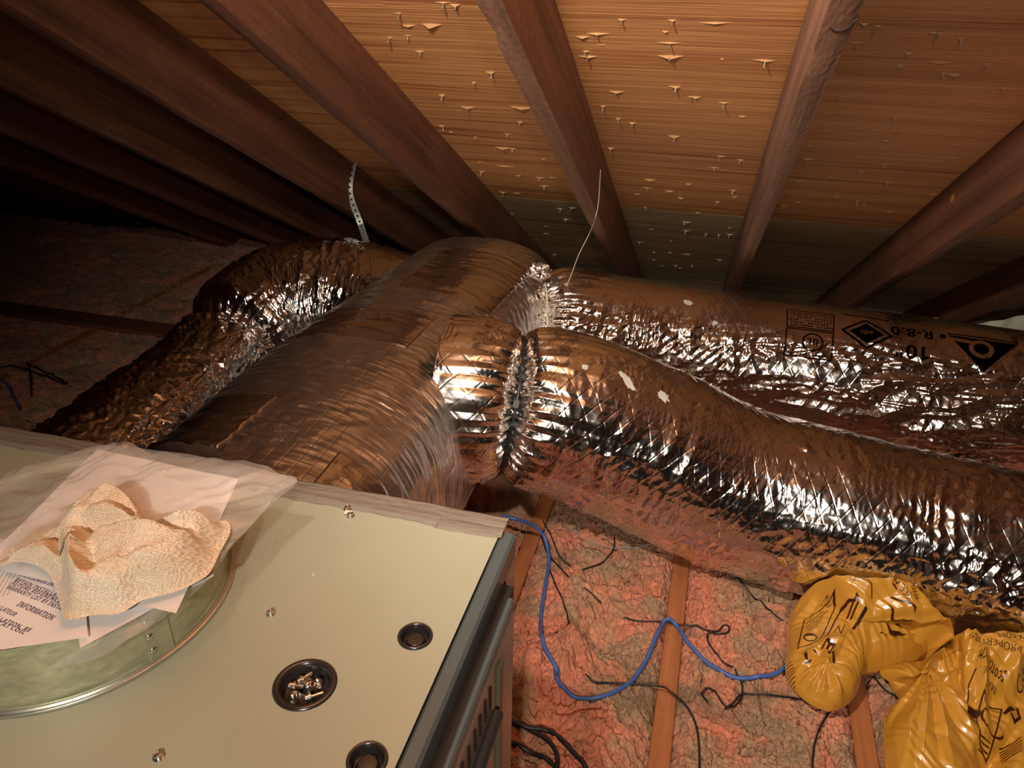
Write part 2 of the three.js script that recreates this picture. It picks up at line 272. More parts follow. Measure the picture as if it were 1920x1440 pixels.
// ───────────── foil ducts ─────────────
function duct({ pts, len0 = 0, R, nU, nV, disp, a = 1, b = 1, e = 2, uvR = 0.19, see = 1 }) {
  const c = smooth(pts); c.arcLengthDivisions = 400; const L = c.getLength(), fr = [];
  for (let i = 0; i <= 400; i++) {
    const p = c.getPointAt(i / 400), t = c.getTangentAt(i / 400), s = t.clone().cross(V(0, 1, 0)).normalize(); fr.push([p, s, s.clone().cross(t)]);
  }
  const P = (s, th, off = 0) => {
    const q = clamp(s / L, 0, 1) * 400, i = Math.min(399, Math.floor(q)), k = q - i, [p0, s0, u0] = fr[i], [p1, s1, u1] = fr[i + 1];
    const cs = Math.cos(th), sn = Math.sin(th), r = R(s, th, L) / Math.pow(Math.abs(cs) ** e + Math.abs(sn) ** e, 1 / e) + disp(s, th, L) + off;
    const x = sn * r * a, y = cs * r * b;
    return V(lerp(p0.x, p1.x, k) + lerp(s0.x, s1.x, k) * x + lerp(u0.x, u1.x, k) * y, lerp(p0.y, p1.y, k) + lerp(s0.y, s1.y, k) * x + lerp(u0.y, u1.y, k) * y, lerp(p0.z, p1.z, k) + lerp(s0.z, s1.z, k) * x + lerp(u0.z, u1.z, k) * y);
  };
  const geo = grid(nU, nV, (i, j) => { const s = i * L, t = 2 * j - 1, th = see + Math.PI * (0.42 * t + 0.58 * t * t * t), p = P(s, th); return [p.x, p.y, p.z, s + len0, th * uvR]; }, true);
  return { geo, P, L };
}
// crumples of a foil jacket: gathers that run round the duct plus random facets, both patchy so that smooth stretches stay between them
const jacket = (sd) => (s, th, gather, along, diag) => {
  const cb = Math.cos(th), sb = Math.sin(th), q = th * 0.19;
  const n1 = noise(s * 5, cb * 1.6 + 3, sb * 1.6 + sd), n2 = noise(s * 3.1, cb * 1.3, sb * 1.3 + sd + 5), n4 = noise(s * 6, cb * 4 + 8, sb * 4 + sd), n5 = noise(s * 2, cb * 7, sb * 7 + sd + 3);
  const j1 = noise(s * 11, sd, 3.3), j2 = noise(s * 31, sd, 8.1);
  const p1 = sstep(n2 + 0.7 * n4, -0.15, 0.3), p2 = sstep(n1 - 0.6 * n5, -0.12, 0.28), p3 = sstep(n5 + 0.5 * n1, -0.1, 0.3), p4 = sstep(n4 - 0.5 * n2, -0.05, 0.35);
  let h = 0.004 * n4;
  h += gather * 0.0058 * (tri(s * 13 + 1.3 * j1 + 0.55 * n1) ** 1.7 - 0.35) * (0.12 + p1);
  h += gather * 0.0032 * (tri(s * 31 + 1.6 * j1 + 0.7 * n1 + 0.5 * n5) ** 1.4 - 0.4) * (0.1 + p2);
  h += gather * 0.0015 * (tri(s * 70 + 1.5 * j2 + 0.8 * n4) - 0.5) * (0.08 + p3);
  h += along * 0.0070 * (tri(q * 14 + s * 3.2 + 0.9 * n1) ** 1.4 - 0.4) * (0.15 + p2);
  h += along * 0.0034 * (tri(q * 33 - s * 5.1 + 0.9 * n2 + 0.5 * n4) - 0.5) * (0.1 + p1);
  h += along * 0.0016 * (tri(q * 72 + s * 9 + 1.1 * n4) - 0.5) * p3;
  h += diag * 0.0060 * (tri(s * 9 + q * 9 + 0.8 * n2) - 0.5) * p3;
  h += diag * 0.0034 * (tri(s * 19 - q * 15 + 0.9 * n1) - 0.5) * p4;
  h += diag * 0.0018 * (tri(s * 36 + q * 30 + 1.0 * n4) - 0.5) * p1;
  return h;
};
const pleat = (s, th, s0, n, amp, reach, sd) => { const d = Math.abs(s - s0); return amp * (tri(th * n / TWO + 0.8 * noise(th * 3, sd, s * 5)) - 0.5) * Math.exp(-d / reach) * sstep(d, 0.0, 0.012); };
const pinch = (s, s0, depth, w) => 1 - depth / (1 + ((s - s0) / w) ** 2);
const foil = (o = {}) => M({ color: lin(0.90, 0.875, 0.86), metalness: 1, roughness: 0.16, bumpMap: crinkleBump, bumpScale: 0.003, ...o });

// 1 the big wrapped plenum leaving the back of the furnace
const wrapMat = M({ color: lin(0.84, 0.82, 0.81), metalness: 1, roughness: 0.30, bumpMap: wrapBump, bumpScale: 0.006 });
const plJ = jacket(2, 0.24);
const plenum = duct({
  pts: [V(-0.655, 0.32, -0.674), V(-0.665, 0.315, -0.95), V(-0.675, 0.30, -1.3), V(-0.675, 0.285, -1.7), V(-0.665, 0.275, -2.0), V(-0.66, 0.27, -2.26)],
  R: (s, th, L) => 0.252 * (s > L - 0.16 ? Math.sqrt(Math.max(0.0004, 1 - ((s - L + 0.16) / 0.16) ** 2.6)) : 1) * (1 + 0.02 * noise(s * 3, Math.cos(th), Math.sin(th))),
  a: 1.0, b: 0.95, e: 2.7, see: 0.35, nU: 600, nV: 330, uvR: 0.236,
  disp: (s, th, L) => (s > L - 0.14 ? 0.5 : 1) * (0.6 * plJ(s, th, 1.0, 0.1, 0.3) + 0.004 * noise(s * 6, Math.cos(th) * 2, Math.sin(th) * 2)),
});
const plenumT = thing('duct_plenum', 'large foil-wrapped plenum with domed end leaving the back of the furnace', 'duct');
obj('foil_wrap', plenum.geo, wrapMat, plenumT);
const tapeMat = M({ color: lin(0.82, 0.80, 0.79), metalness: 1, roughness: 0.2, bumpMap: wrapBump, bumpScale: 0.0025 });
for (const [s0, s1, t0, t1] of [[0.95, 1.32, -0.22, 0.75], [0.62, 0.80, -0.55, 0.42], [0.10, 0.23, 0.55, 1.25], [0.16, 0.34, -0.6, -0.1]]) {
  // the plenum runs away from the camera: its right side is at positive angles
  obj('foil_tape', grid(70, 90, (i, j) => { const s = lerp(s0, s1, i) + 0.006 * noise(j * 5, s0 * 9), th = lerp(t0, t1, j), p = plenum.P(s, th, 0.0025 - 0.0035 * (i === 0 || i === 1 || j === 0 || j === 1)); return [p.x, p.y, p.z, s + 3 * s0, th * 0.236]; }), tapeMat, plenumT);
}

// 2 the near flexible duct, tied with a black cable tie
const fJ = jacket(11, 0.19), fS = 0.142;
const front = duct({
  pts: [V(-0.51, 0.385, -1.392), V(-0.46, 0.384, -1.398), V(-0.37, 0.37, -1.42), V(-0.26, 0.35, -1.445), V(-0.08, 0.28, -1.475), V(0.12, 0.205, -1.485), V(0.4, 0.178, -1.465), V(0.75, 0.165, -1.42), V(1.25, 0.165, -1.38)],
  R: (s, th) => 0.186 * pinch(s, fS, 0.20 + 0.12 * Math.max(0, Math.cos(th - 1.15)), 0.022) * (1 + 0.03 * noise(s * 4, Math.cos(th), Math.sin(th) + 4)),
  nU: 950, nV: 330, uvR: 0.186,
  disp: (s, th) => { const lo = sstep(Math.abs(th - 1.3), 0.95, 0.25), far = sstep(s, 0.75, 1.2); return fJ(s, th, 0.40 + 0.95 * lo + 0.6 * far, 0.15, 0.15 + 0.65 * lo + 0.7 * far) * (0.3 + 0.7 * sstep(th, 0.1, 0.8)) + pleat(s, th, fS, 34, 0.024, 0.040, 2) + pleat(s, th, fS, 61, 0.011, 0.026, 6); },
});
const frontT = thing('flexible_duct', 'near silver flexible duct cinched with a black cable tie', 'duct', undefined, 'silver flexible ducts');
obj('foil_jacket', front.geo, foil(), frontT);
{
  const tieMat = M({ color: lin(0.012, 0.012, 0.013), roughness: 0.4 });
  const ring = []; for (let i = 0; i < 40; i++) ring.push(front.P(fS, i / 40 * TWO, 0.004));
  const t = thing('cable_tie', 'black plastic cable tie cinched round the near silver duct', 'cable tie');
  obj('band', new THREE.TubeGeometry(smooth(ring, true), 160, 0.0038, 8, true), tieMat, t);
  const hp = front.P(fS, 1.05, 0.012); const hg = box(0.012, 0.016, 0.012, 0, 0, 0, 0.002); hg.rotateX(-0.6); hg.translate(hp.x, hp.y, hp.z); obj('tie_head', hg, tieMat, t);
}

// 3 the far flexible duct with printed jacket
const bJ = jacket(23, 0.19), bS = 0.145;
const printTex = (() => {
  const W = 2048, H = 1400, cv = document.createElement('canvas'); cv.width = W; cv.height = H; const g = cv.getContext('2d');
  g.fillStyle = '#f5f1ee'; g.fillRect(0, 0, W, H);
  // canvas: x = metres along the duct * 1000, y = metres round it * 1000 (0.7 is the top line), prints stand on their heads
  const ink = '#1c0f0c'; g.fillStyle = ink; g.strokeStyle = ink; g.textAlign = 'center'; g.textBaseline = 'middle';
  const upside = (x, y, f) => { g.save(); g.translate(x, y); g.rotate(Math.PI); f(); g.restore(); };
  for (const dx of [180]) {
    upside(1036 + dx, 688, () => { g.font = 'bold 46px sans-serif'; g.fillText('R-8.0', 0, 0); });
    upside(1036 + dx, 752, () => { g.font = 'bold 56px sans-serif'; g.fillText('10"', 0, 0); });
    upside(1206 + dx, 722, () => { g.beginPath(); g.moveTo(0, -62); g.lineTo(84, 42); g.lineTo(-84, 42); g.closePath(); g.fill(); g.strokeStyle = '#efe9e4'; g.lineWidth = 12; g.beginPath(); g.arc(4, 8, 24, 0, TWO); g.stroke(); g.beginPath(); g.moveTo(18, 26); g.lineTo(80, 30); g.stroke(); g.fillStyle = ink; g.beginPath(); g.arc(96, 34, 8, 0, TWO); g.fill(); g.fillRect(-84, 46, 168, 5); });
    upside(922 + dx, 712, () => { g.lineWidth = 6; g.beginPath(); g.moveTo(0, -48); g.lineTo(62, 0); g.lineTo(0, 48); g.lineTo(-62, 0); g.closePath(); g.stroke(); g.beginPath(); g.moveTo(0, -34); g.lineTo(44, 0); g.lineTo(0, 34); g.lineTo(-44, 0); g.closePath(); g.fill(); g.fillStyle = '#e8e0da'; g.font = 'bold 22px sans-serif'; g.fillText('adc', 0, 2); g.fillStyle = ink; g.fillRect(-60, 62, 120, 5); });
    upside(775 + dx, 690, () => { g.lineWidth = 3; g.strokeRect(-62, -32, 124, 64); g.font = '9px sans-serif'; for (let i = 0; i < 6; i++) for (let x = -56; x < 50; x += 8) if (rnd() < 0.85) g.fillRect(x, -26 + i * 9, 3 + rnd() * 4, 3.5); });
    upside(775 + dx, 768, () => { g.lineWidth = 3; g.strokeRect(-62, -40, 124, 80); g.lineWidth = 4; g.beginPath(); g.arc(-10, 4, 26, 0, TWO); g.stroke(); g.font = 'bold 26px sans-serif'; g.fillText('UL', -10, 6); for (let x = -56; x < 50; x += 8) g.fillRect(x, -34, 5, 4); });
  }
  const t = new THREE.CanvasTexture(cv); t.colorSpace = THREE.SRGBColorSpace; t.wrapS = t.wrapT = THREE.RepeatWrapping; return t;
})();
const back = duct({
  pts: [V(-0.60, 0.30, -1.995), V(-0.54, 0.299, -2.005), V(-0.42, 0.285, -2.05), V(-0.2, 0.245, -2.11), V(0.1, 0.22, -2.14), V(0.6, 0.21, -2.14), V(1.0, 0.205, -2.12), V(1.5, 0.2, -2.1)],
  R: (s, th) => 0.188 * pinch(s, bS, 0.28, 0.03) * (1 + 0.025 * noise(s * 3, Math.cos(th) + 2, Math.sin(th))) * (1 + 0.10 * sstep(s, 0.7, 1.2) * Math.exp(-(((th - 1.9) / 0.5) ** 2))),
  nU: 800, nV: 310, uvR: 0.188,
  disp: (s, th) => { const far = sstep(s, 0.65, 1.1), lo = sstep(th, 0.4, 0.95); return bJ(s, th, (0.8 - 0.45 * far), 0.4 + 0.9 * far, 0.95) * (0.12 + 1.0 * lo) + pleat(s, th, bS, 30, 0.022, 0.055, 4) + pleat(s, th, bS, 57, 0.010, 0.04, 8); },
});
const backT = thing('flexible_duct', 'far silver flexible duct with upside-down black print', 'duct', undefined, 'silver flexible ducts');
{
  const t = back.geo.attributes.uv; const u2 = new Float32Array(t.count * 2);
  printTex.repeat.set(1, 1); const bump = crinkleBump.clone(); bump.needsUpdate = true;
  for (let i = 0; i < t.count; i++) { const s = t.getX(i), b = t.getY(i); u2[2 * i] = (s + 0.04) / 2.048; u2[2 * i + 1] = 1 - (b + 0.62) / 1.4; }
  back.geo.setAttribute('uv', new THREE.BufferAttribute(u2, 2)); bump.repeat.set(2.048 / 0.5, 1.4 / 0.5);
  obj('foil_jacket', back.geo, foil({ map: printTex, bumpMap: bump }), backT);
  const ring = []; for (let i = 0; i < 40; i++) ring.push(back.P(bS, i / 40 * TWO, 0.003));
  const st = thing('string_tie', 'white string knotted round the far silver duct', 'string');
  const sm = M({ color: lin(0.75, 0.70, 0.60), roughness: 0.9 });
  obj('loop', new THREE.TubeGeometry(smooth(ring, true), 140, 0.0024, 6, true), sm, st);
  const kp = back.P(bS, 0.75, 0.006), tails = [];
  for (let i = 0; i < 9; i++) tails.push(wire([kp, kp.clone().add(V(rr(-0.02, 0.03), rr(-0.02, 0.02), rr(0.005, 0.03))), kp.clone().add(V(rr(-0.03, 0.04), rr(-0.07, 0.0), rr(0.01, 0.05)))], 0.0009, 5));
  obj('frayed_end', tails, sm, st);
}

// 4 the left flexible duct: an elbow off the plenum, then a run beside the furnace
const lJ = jacket(37, 0.17);
const left = duct({
  pts: [V(-0.80, 0.305, -1.945), V(-0.88, 0.315, -1.96), V(-1.06, 0.315, -1.97), V(-1.22, 0.295, -1.90), V(-1.29, 0.255, -1.74), V(-1.285, 0.215, -1.55), V(-1.285, 0.20, -1.3), V(-1.285, 0.19, -0.9), V(-1.30, 0.19, -0.3)],
  R: (s, th) => (0.178 + 0.026 * Math.exp(-(((s - 0.36) / 0.2) ** 2)) - 0.028 * sstep(s, 0.58, 0.66)) * pinch(s, 0.65, 0.18, 0.022) * (1 + 0.03 * noise(s * 5, Math.cos(th), Math.sin(th) + 7)),
  nU: 760, nV: 260, uvR: 0.172, see: -0.9,
  disp: (s, th) => lJ(s, th, 1.2 * sstep(s, 0.02, 0.2), 0.2, s > 0.66 ? 1.2 : 0.3) + pleat(s, th, 0.65, 30, 0.014, 0.05, 3),
});
const leftT = thing('flexible_duct', 'shaded silver flexible duct bending off the left of the plenum', 'duct', undefined, 'silver flexible ducts');
obj('foil_jacket', left.geo, foil({ roughness: 0.13 }), leftT);
{ // crumpled foil tape bunched at the corner of the plenum
  const c = atD(1014, 508, 2.18), g = new THREE.IcosahedronGeometry(0.03, 4), p = g.attributes.position;
  for (let i = 0; i < p.count; i++) { const v = V(p.getX(i), p.getY(i), p.getZ(i)), n = v.clone().normalize(), r = 0.022 + 0.012 * (tri(n.x * 2.2 + noise(n.y * 2, n.z * 2)) - 0.5) + 0.008 * (tri(n.y * 3 + n.z * 2.3) - 0.5); v.copy(n).multiplyScalar(r); v.x *= 1.25; p.setXYZ(i, v.x + c.x, v.y + c.y, v.z + c.z); }
  g.computeVertexNormals(); obj('tape_bunch', g, foil({ bumpMap: null }), plenumT);
}
// find the point of a duct's surface that shows at a pixel
function locate(d, px, py) {
  let best = null;
  for (let i = 0; i <= 150; i++) for (let j = 0; j <= 120; j++) {
    const s = i / 150 * d.L, th = -1.6 + j / 120 * 4, q = d.P(s, th).sub(CAM), z = q.dot(FW), e = Math.hypot(960 + FOCAL * q.dot(RT) / z - px, 720 - FOCAL * q.dot(UP) / z - py);
    if (e < 14 && (!best || e + z * 60 < best[2])) best = [s, th, e + z * 60];
  }
  return best;
}
{
  const smear = M({ color: lin(0.55, 0.52, 0.48), roughness: 0.9 });
  for (const [d, T, px, py, a, b, turn] of [[front, frontT, 1178, 712, 0.030, 0.012, 0.9], [front, frontT, 1242, 742, 0.018, 0.014, 0.4], [front, frontT, 1098, 688, 0.006, 0.011, 0], [back, backT, 1290, 568, 0.020, 0.012, 0.3], [back, backT, 1345, 606, 0.010, 0.008, 0]]) {
    const at = locate(d, px, py); if (!at) { console.log('no smear', px, py); continue; }
    obj('mastic_smear', grid(10, 40, (i, j) => { const w = j * TWO, r = i * (0.75 + 0.55 * noise(Math.cos(w) * 2.6, Math.sin(w) * 2.6, px)), x = r * Math.cos(w) * a, y = r * Math.sin(w) * b, p = d.P(at[0] + x * Math.cos(turn) - y * Math.sin(turn), at[1] + (x * Math.sin(turn) + y * Math.cos(turn)) / 0.19, 0.0012 * (i < 1 ? 1 : 0.1)); return [p.x, p.y, p.z, x, y]; }, true), smear, T.children[0]).userData.label = 'dried pale mastic smear';
  }
  const pen = M({ color: lin(0.01, 0.009, 0.009), roughness: 0.6 });
  const stroke = (pts) => { const q = pts.map(([x, y]) => locate(plenum, x, y)).filter(Boolean).map(([s, th]) => plenum.P(s, th, 0.0014)); return q.length > 1 ? new THREE.TubeGeometry(smooth(q), 12, 0.0011, 5) : null; };
  const marks = [[[722, 588], [734, 600]], [[735, 587], [721, 601]], [[711, 590], [707, 601]], [[697, 590], [690, 591], [687, 596], [692, 600], [698, 597]]].map(stroke).filter(Boolean);
  if (marks.length) obj('marker_writing', marks, pen, plenumT.children[0]);
}
console.log('ducts done');
// ───────────── furnace ─────────────
const FX = -0.18, FZ = -0.667, FT = 0.66, FL = -0.93, FN = 0.36;
const furnace = thing('furnace', 'beige and blue-grey furnace cabinet with a galvanised collar on top', 'furnace', V(0, 0, 0));
let topPanel;
const plugs = [[-0.214, -0.476, 0.0165], [-0.203, -0.347, 0.0165], [-0.285, -0.399, 0.0275]];
{
  const topTex = dataTex(768, 768, (u, v) => {
    let c = [164, 167, 149]; const f = noise(u * 300, v * 300, 1) * 3 + fbm(u * 5, v * 5, 2, 3) * 7; c = c.map((x) => x + f);
    const scuff = clamp((noise(u * 38 + v * 12, v * 90, 7) - 0.66) * 8, 0, 1) * clamp(noise(u * 9, v * 9, 12) * 3, 0, 1); c = mix3(c, [150, 120, 92], scuff * 0.6);
    const chip = clamp((noise(u * 70, v * 44, 17) - 0.72) * 12, 0, 1) * clamp(noise(u * 7, v * 7, 19) * 3, 0, 1); c = mix3(c, [226, 220, 204], chip * 0.8);
    const speck = clamp((noise(u * 150, v * 150, 27) - 0.80) * 20, 0, 1); return mix3(c, [58, 44, 34], speck * 0.9);
  }, true, [1 / 0.8, 1 / 0.8]);
  const paint = M({ map: topTex, roughness: 0.36, clearcoat: 0.15, clearcoatRoughness: 0.3 });
  const s = new THREE.Shape(); s.moveTo(FL, -FN); s.lineTo(FX, -FN); s.lineTo(FX, -FZ); s.lineTo(FL, -FZ); s.closePath();
  for (const [x, z, r] of plugs) { const h = new THREE.Path(); h.absarc(x, -z, r * 0.86, 0, TWO, true); s.holes.push(h); }
  const g = new THREE.ExtrudeGeometry(s, { depth: 0.0015, bevelEnabled: false, curveSegments: 40 }); g.rotateX(-Math.PI / 2); g.translate(0, FT - 0.0015, 0);
  topPanel = obj('top_panel', g, paint, furnace); topPanel.userData.label = 'beige painted sheet metal top';
  const grey = M({ color: lin(0.075, 0.10, 0.108), roughness: 0.38, clearcoat: 0.2 });
  const side = M({ color: lin(0.20, 0.175, 0.155), roughness: 0.28, clearcoat: 0.35, clearcoatRoughness: 0.2 });
  const dark = M({ color: lin(0.012, 0.011, 0.011), roughness: 0.6 });
  obj('cabinet', box(FX - FL - 0.002, 0.60, FN - FZ - 0.004, (FX + FL) / 2, 0.322, (FN + FZ) / 2), M({ color: lin(0.14, 0.15, 0.15), roughness: 0.5 }), furnace);
  const mid = (FN + FZ) / 2 + 0.009, LEN = FN - FZ - 0.022;
  obj('edge_trim', [box(0.017, 0.032, LEN, FX + 0.0085, FT - 0.018, mid, 0.003)], grey, furnace);
  obj('edge_channel', [box(0.012, 0.60, LEN - 0.05, FX + 0.021, 0.325, mid + 0.02)], dark, furnace);
  obj('door_flange', [box(0.007, 0.016, LEN - 0.07, FX + 0.0305, FT - 0.036, mid + 0.035, 0.002)], grey, furnace);
  const SX = FX + 0.034;
  const door = obj('side_door', box(0.012, 0.595, LEN - 0.07, SX - 0.0058, 0.318, mid + 0.035, 0.003), side, furnace); door.userData.label = 'glossy taupe side door';
  obj('corner_post', box(0.03, 0.61, 0.04, FX - 0.003, 0.335, FZ + 0.021, 0.002), M({ color: lin(0.24, 0.19, 0.16), roughness: 0.3, clearcoat: 0.3 }), furnace);
  const S = (px, py) => atX(px, py, SX);
  for (const [x, y0, y1] of [[918, 1288, 1326], [909, 1313, 1351], [899, 1340, 1379], [889.5, 1368, 1407], [878, 1398, 1438], [866, 1428, 1470], [853, 1460, 1505]]) {
    const a = S(x, y0), b = S(x, y1); obj('louver_slot', box(0.0022, a.y - b.y, 0.0035, SX + 0.0006, (a.y + b.y) / 2, (a.z + b.z) / 2, 0.0008), dark, door);
  }
  const ha = S(924, 1336), hb = S(872, 1459), hl = Math.abs(ha.z - hb.z) + 0.12;
  const hm = M({ color: lin(0.035, 0.035, 0.04), roughness: 0.4 });
  obj('door_handle', box(0.012, 0.012, hl, SX + 0.005, ha.y, ha.z + hl / 2, 0.0035), hm, door);
  const ra = S(934, 1245); obj('vertical_rib', box(0.004, 0.42, 0.012, SX + 0.0016, ra.y - 0.21, ra.z, 0.0014), M({ color: lin(0.12, 0.12, 0.075), roughness: 0.4 }), door);
  // grey sealing tape along the back edge
  const seal = M({ color: lin(0.20, 0.17, 0.14), roughness: 0.65, bumpMap: bumpTex(256, 256, (u, v) => fbm(u * 3, v * 24, 4, 3) + 0.6 * fbm(u * 20, v * 20, 3, 2), [4, 6]), bumpScale: 0.0022 });
  obj('sealing_tape', grid(220, 16, (i, j) => {
    const x = lerp(FX + 0.004, FL, i), w = 0.034 + 0.005 * noise(x * 7, 1) + 0.004 * noise(x * 22, 4) + 0.002 * noise(x * 70, 5), z = lerp(FZ - 0.004, FZ + w, j), lip = j < 0.12 ? -0.012 * (1 - j / 0.12) : 0;
    return [x, FT + 0.0004 + lip + 0.0034 * Math.sin(Math.min(1, (1 - j) * 5) * Math.PI / 2) + 0.0012 * noise(x * 30, z * 60, 3), z, x, z];
  }), seal, furnace).userData.label = 'grey-brown sealing tape smoothed along the back edge';
  // snap-in hole plugs
  const plugMat = M({ color: lin(0.035, 0.03, 0.03), metalness: 0.35, roughness: 0.25, clearcoat: 0.5, clearcoatRoughness: 0.2 });
  plugs.forEach(([x, z, r], k) => {
    const big = k === 2, d = big ? 0.010 : 0.007, P = [[r, 0.0002], [r * 0.99, 0.0014], [r * 0.92, 0.0026], [r * 0.82, 0.0022], [r * 0.76, 0], [r * 0.72, -d], [r * 0.62, -d - 0.0008], ...(big ? [] : [[r * 0.55, -d], [r * 0.5, -d * 0.55], [r * 0.42, -d * 0.42]]), [0.00001, big ? -d - 0.0008 : -d * 0.42]].map((p) => new THREE.Vector2(...p)).reverse();
    const m = obj('hole_plug', new THREE.LatheGeometry(P, 64), plugMat, topPanel); m.position.set(x, FT, z); m.userData.label = big ? 'large black hole plug holding loose screws' : 'small black hole plug';
  });
}
// screws
const zinc = M({ color: lin(0.72, 0.71, 0.68), metalness: 1, roughness: 0.22 });
function screwGeo() {                                         // lies along +x, head at the origin
  const hex = new THREE.CylinderGeometry(0.0042, 0.0044, 0.0042, 6), fl = new THREE.CylinderGeometry(0.0056, 0.0056, 0.001, 24), rec = new THREE.TorusGeometry(0.0026, 0.0007, 6, 18);
  hex.translate(0, 0.0026, 0); rec.rotateX(Math.PI / 2); rec.translate(0, 0.0047, 0);
  const pr = []; for (let i = 0; i <= 26; i++) { const y = -i * 0.0006, r = i > 22 ? 0.0019 * (26 - i) / 4 : 0.0019; pr.push(new THREE.Vector2(Math.max(0.00001, r + (i % 2 && i < 22 ? 0.0004 : 0)), y)); }
  return mergeGeometries([hex, fl, rec, new THREE.LatheGeometry(pr, 14)].map((q) => strip(q.toNonIndexed())));
}
const SCREW = screwGeo();
{
  const [bx, bz] = [plugs[2][0], plugs[2][1]], y = FT - 0.0052;
  const set = [[-0.011, 0.001, 0.3, 0.2, 1.2], [-0.0045, 0.0105, 3.0, 0.35, 0.9], [0.0085, 0.0075, 0.7, 0.0, 1.55], [0.001, -0.004, -1.2, 0.1, 1.5], [0.0085, -0.0075, 2.3, -0.1, 1.25], [-0.0075, -0.0065, 1.2, 0.0, 1.45], [0.0045, -0.001, 2.8, 0.1, 0.8]];
  set.forEach(([x, z, turn, tilt, lean], i) => {
    const m = obj('hex_screw', SCREW.clone(), zinc); m.position.set(bx + x, y + 0.001 + (i === 6 ? 0.004 : 0), bz + z); m.rotation.set(0, 0, 0); m.rotateY(turn); m.rotateZ(lean); m.rotateX(tilt); m.scale.setScalar(0.86);
    tag(m, 'zinc hex screw lying in the large black hole plug', 'screw', 'loose screws in the large hole plug');
  });
  for (const [px, py] of [[508, 1151], [298, 1420], [657, 968], [652, 955]]) { const p = atY(px, py, FT); const m = obj('screw_head', SCREW.clone(), zinc, topPanel); m.position.set(p.x, FT + 0.0008, p.z); m.scale.set(0.85, 0.7, 0.85); m.rotation.y = rr(0, 6); }
  const p = atY(653, 962, FT + 0.002); const c = obj('paint_chip', box(0.009, 0.0016, 0.006, p.x, FT + 0.003, p.z, 0.0005), M({ color: lin(0.72, 0.66, 0.56), roughness: 0.8 })); tag(c, 'pale paint chip beside the two screw heads at the tape', 'paint chip');
}
// galvanised collar
const CX = -0.556, CZ = -0.44, CR = 0.149, CH = 0.066;
{
  const galvTex = dataTex(768, 128, (u, v) => { const a = fbm(u * 34, v * 9, 3, 3), b = fbm(u * 110, v * 30, 6, 2); const k = 1 + 0.22 * a + 0.16 * b; return [186 * k, 188 * k, 166 * k]; }, true, [1, 1]);
  const galv = M({ map: galvTex, metalness: 0.55, roughness: 0.45, color: lin(0.95, 0.97, 0.88) });
  const col = thing('duct_collar', 'round galvanised duct collar standing on the furnace top', 'collar', V(CX, FT, CZ));
  const w = CR - 0.007;
  const L = (p, n = 128) => new THREE.LatheGeometry(p.map((q) => new THREE.Vector2(...q)), n);
  obj('wall', L([[w, 0.003], [w, 0.02], [w - 0.001, 0.045], [w - 0.002, CH], [w - 0.0035, CH], [w - 0.003, 0.003]]), galv, col);
  obj('rolled_rim', L([[w - 0.001, 0.004], [w + 0.002, 0.0035], [w + 0.003, 0.0055], [w + 0.0045, 0.0052], [w + 0.0052, 0.0032], [w + 0.0066, 0.0036], [CR, 0.0024], [CR + 0.0004, 0.0006], [CR - 0.001, 0.0001]]), M({ color: lin(0.62, 0.63, 0.56), metalness: 0.9, roughness: 0.3 }), col);
  obj('cover', L([[0.0001, CH - 0.004], [w - 0.02, CH - 0.004], [w - 0.003, CH - 0.004], [w - 0.0022, CH - 0.001]]), galv, col);
  const seamA = Math.atan2(-0.45 - 0 + 0.0, 1); const sp = atY(318, 1238, FT), ang = Math.atan2(sp.x - CX, sp.z - CZ);
  const seam = obj('lap_seam', box(0.0018, CH - 0.006, 0.022, 0, CH / 2, 0, 0.0005), galv, col); seam.position.set(Math.sin(ang) * (w + 0.0004), 0, Math.cos(ang) * (w + 0.0004)); seam.rotation.y = ang - Math.PI / 2;
  for (const h of [0.014, 0.030, 0.046]) { const m = obj('rivet', new THREE.SphereGeometry(0.0034, 16, 10), zinc, col); m.scale.set(1, 1, 0.6); m.position.set(Math.sin(ang - 0.05) * (w + 0.0012), h, Math.cos(ang - 0.05) * (w + 0.0012)); m.rotation.y = ang - 0.05; }
}

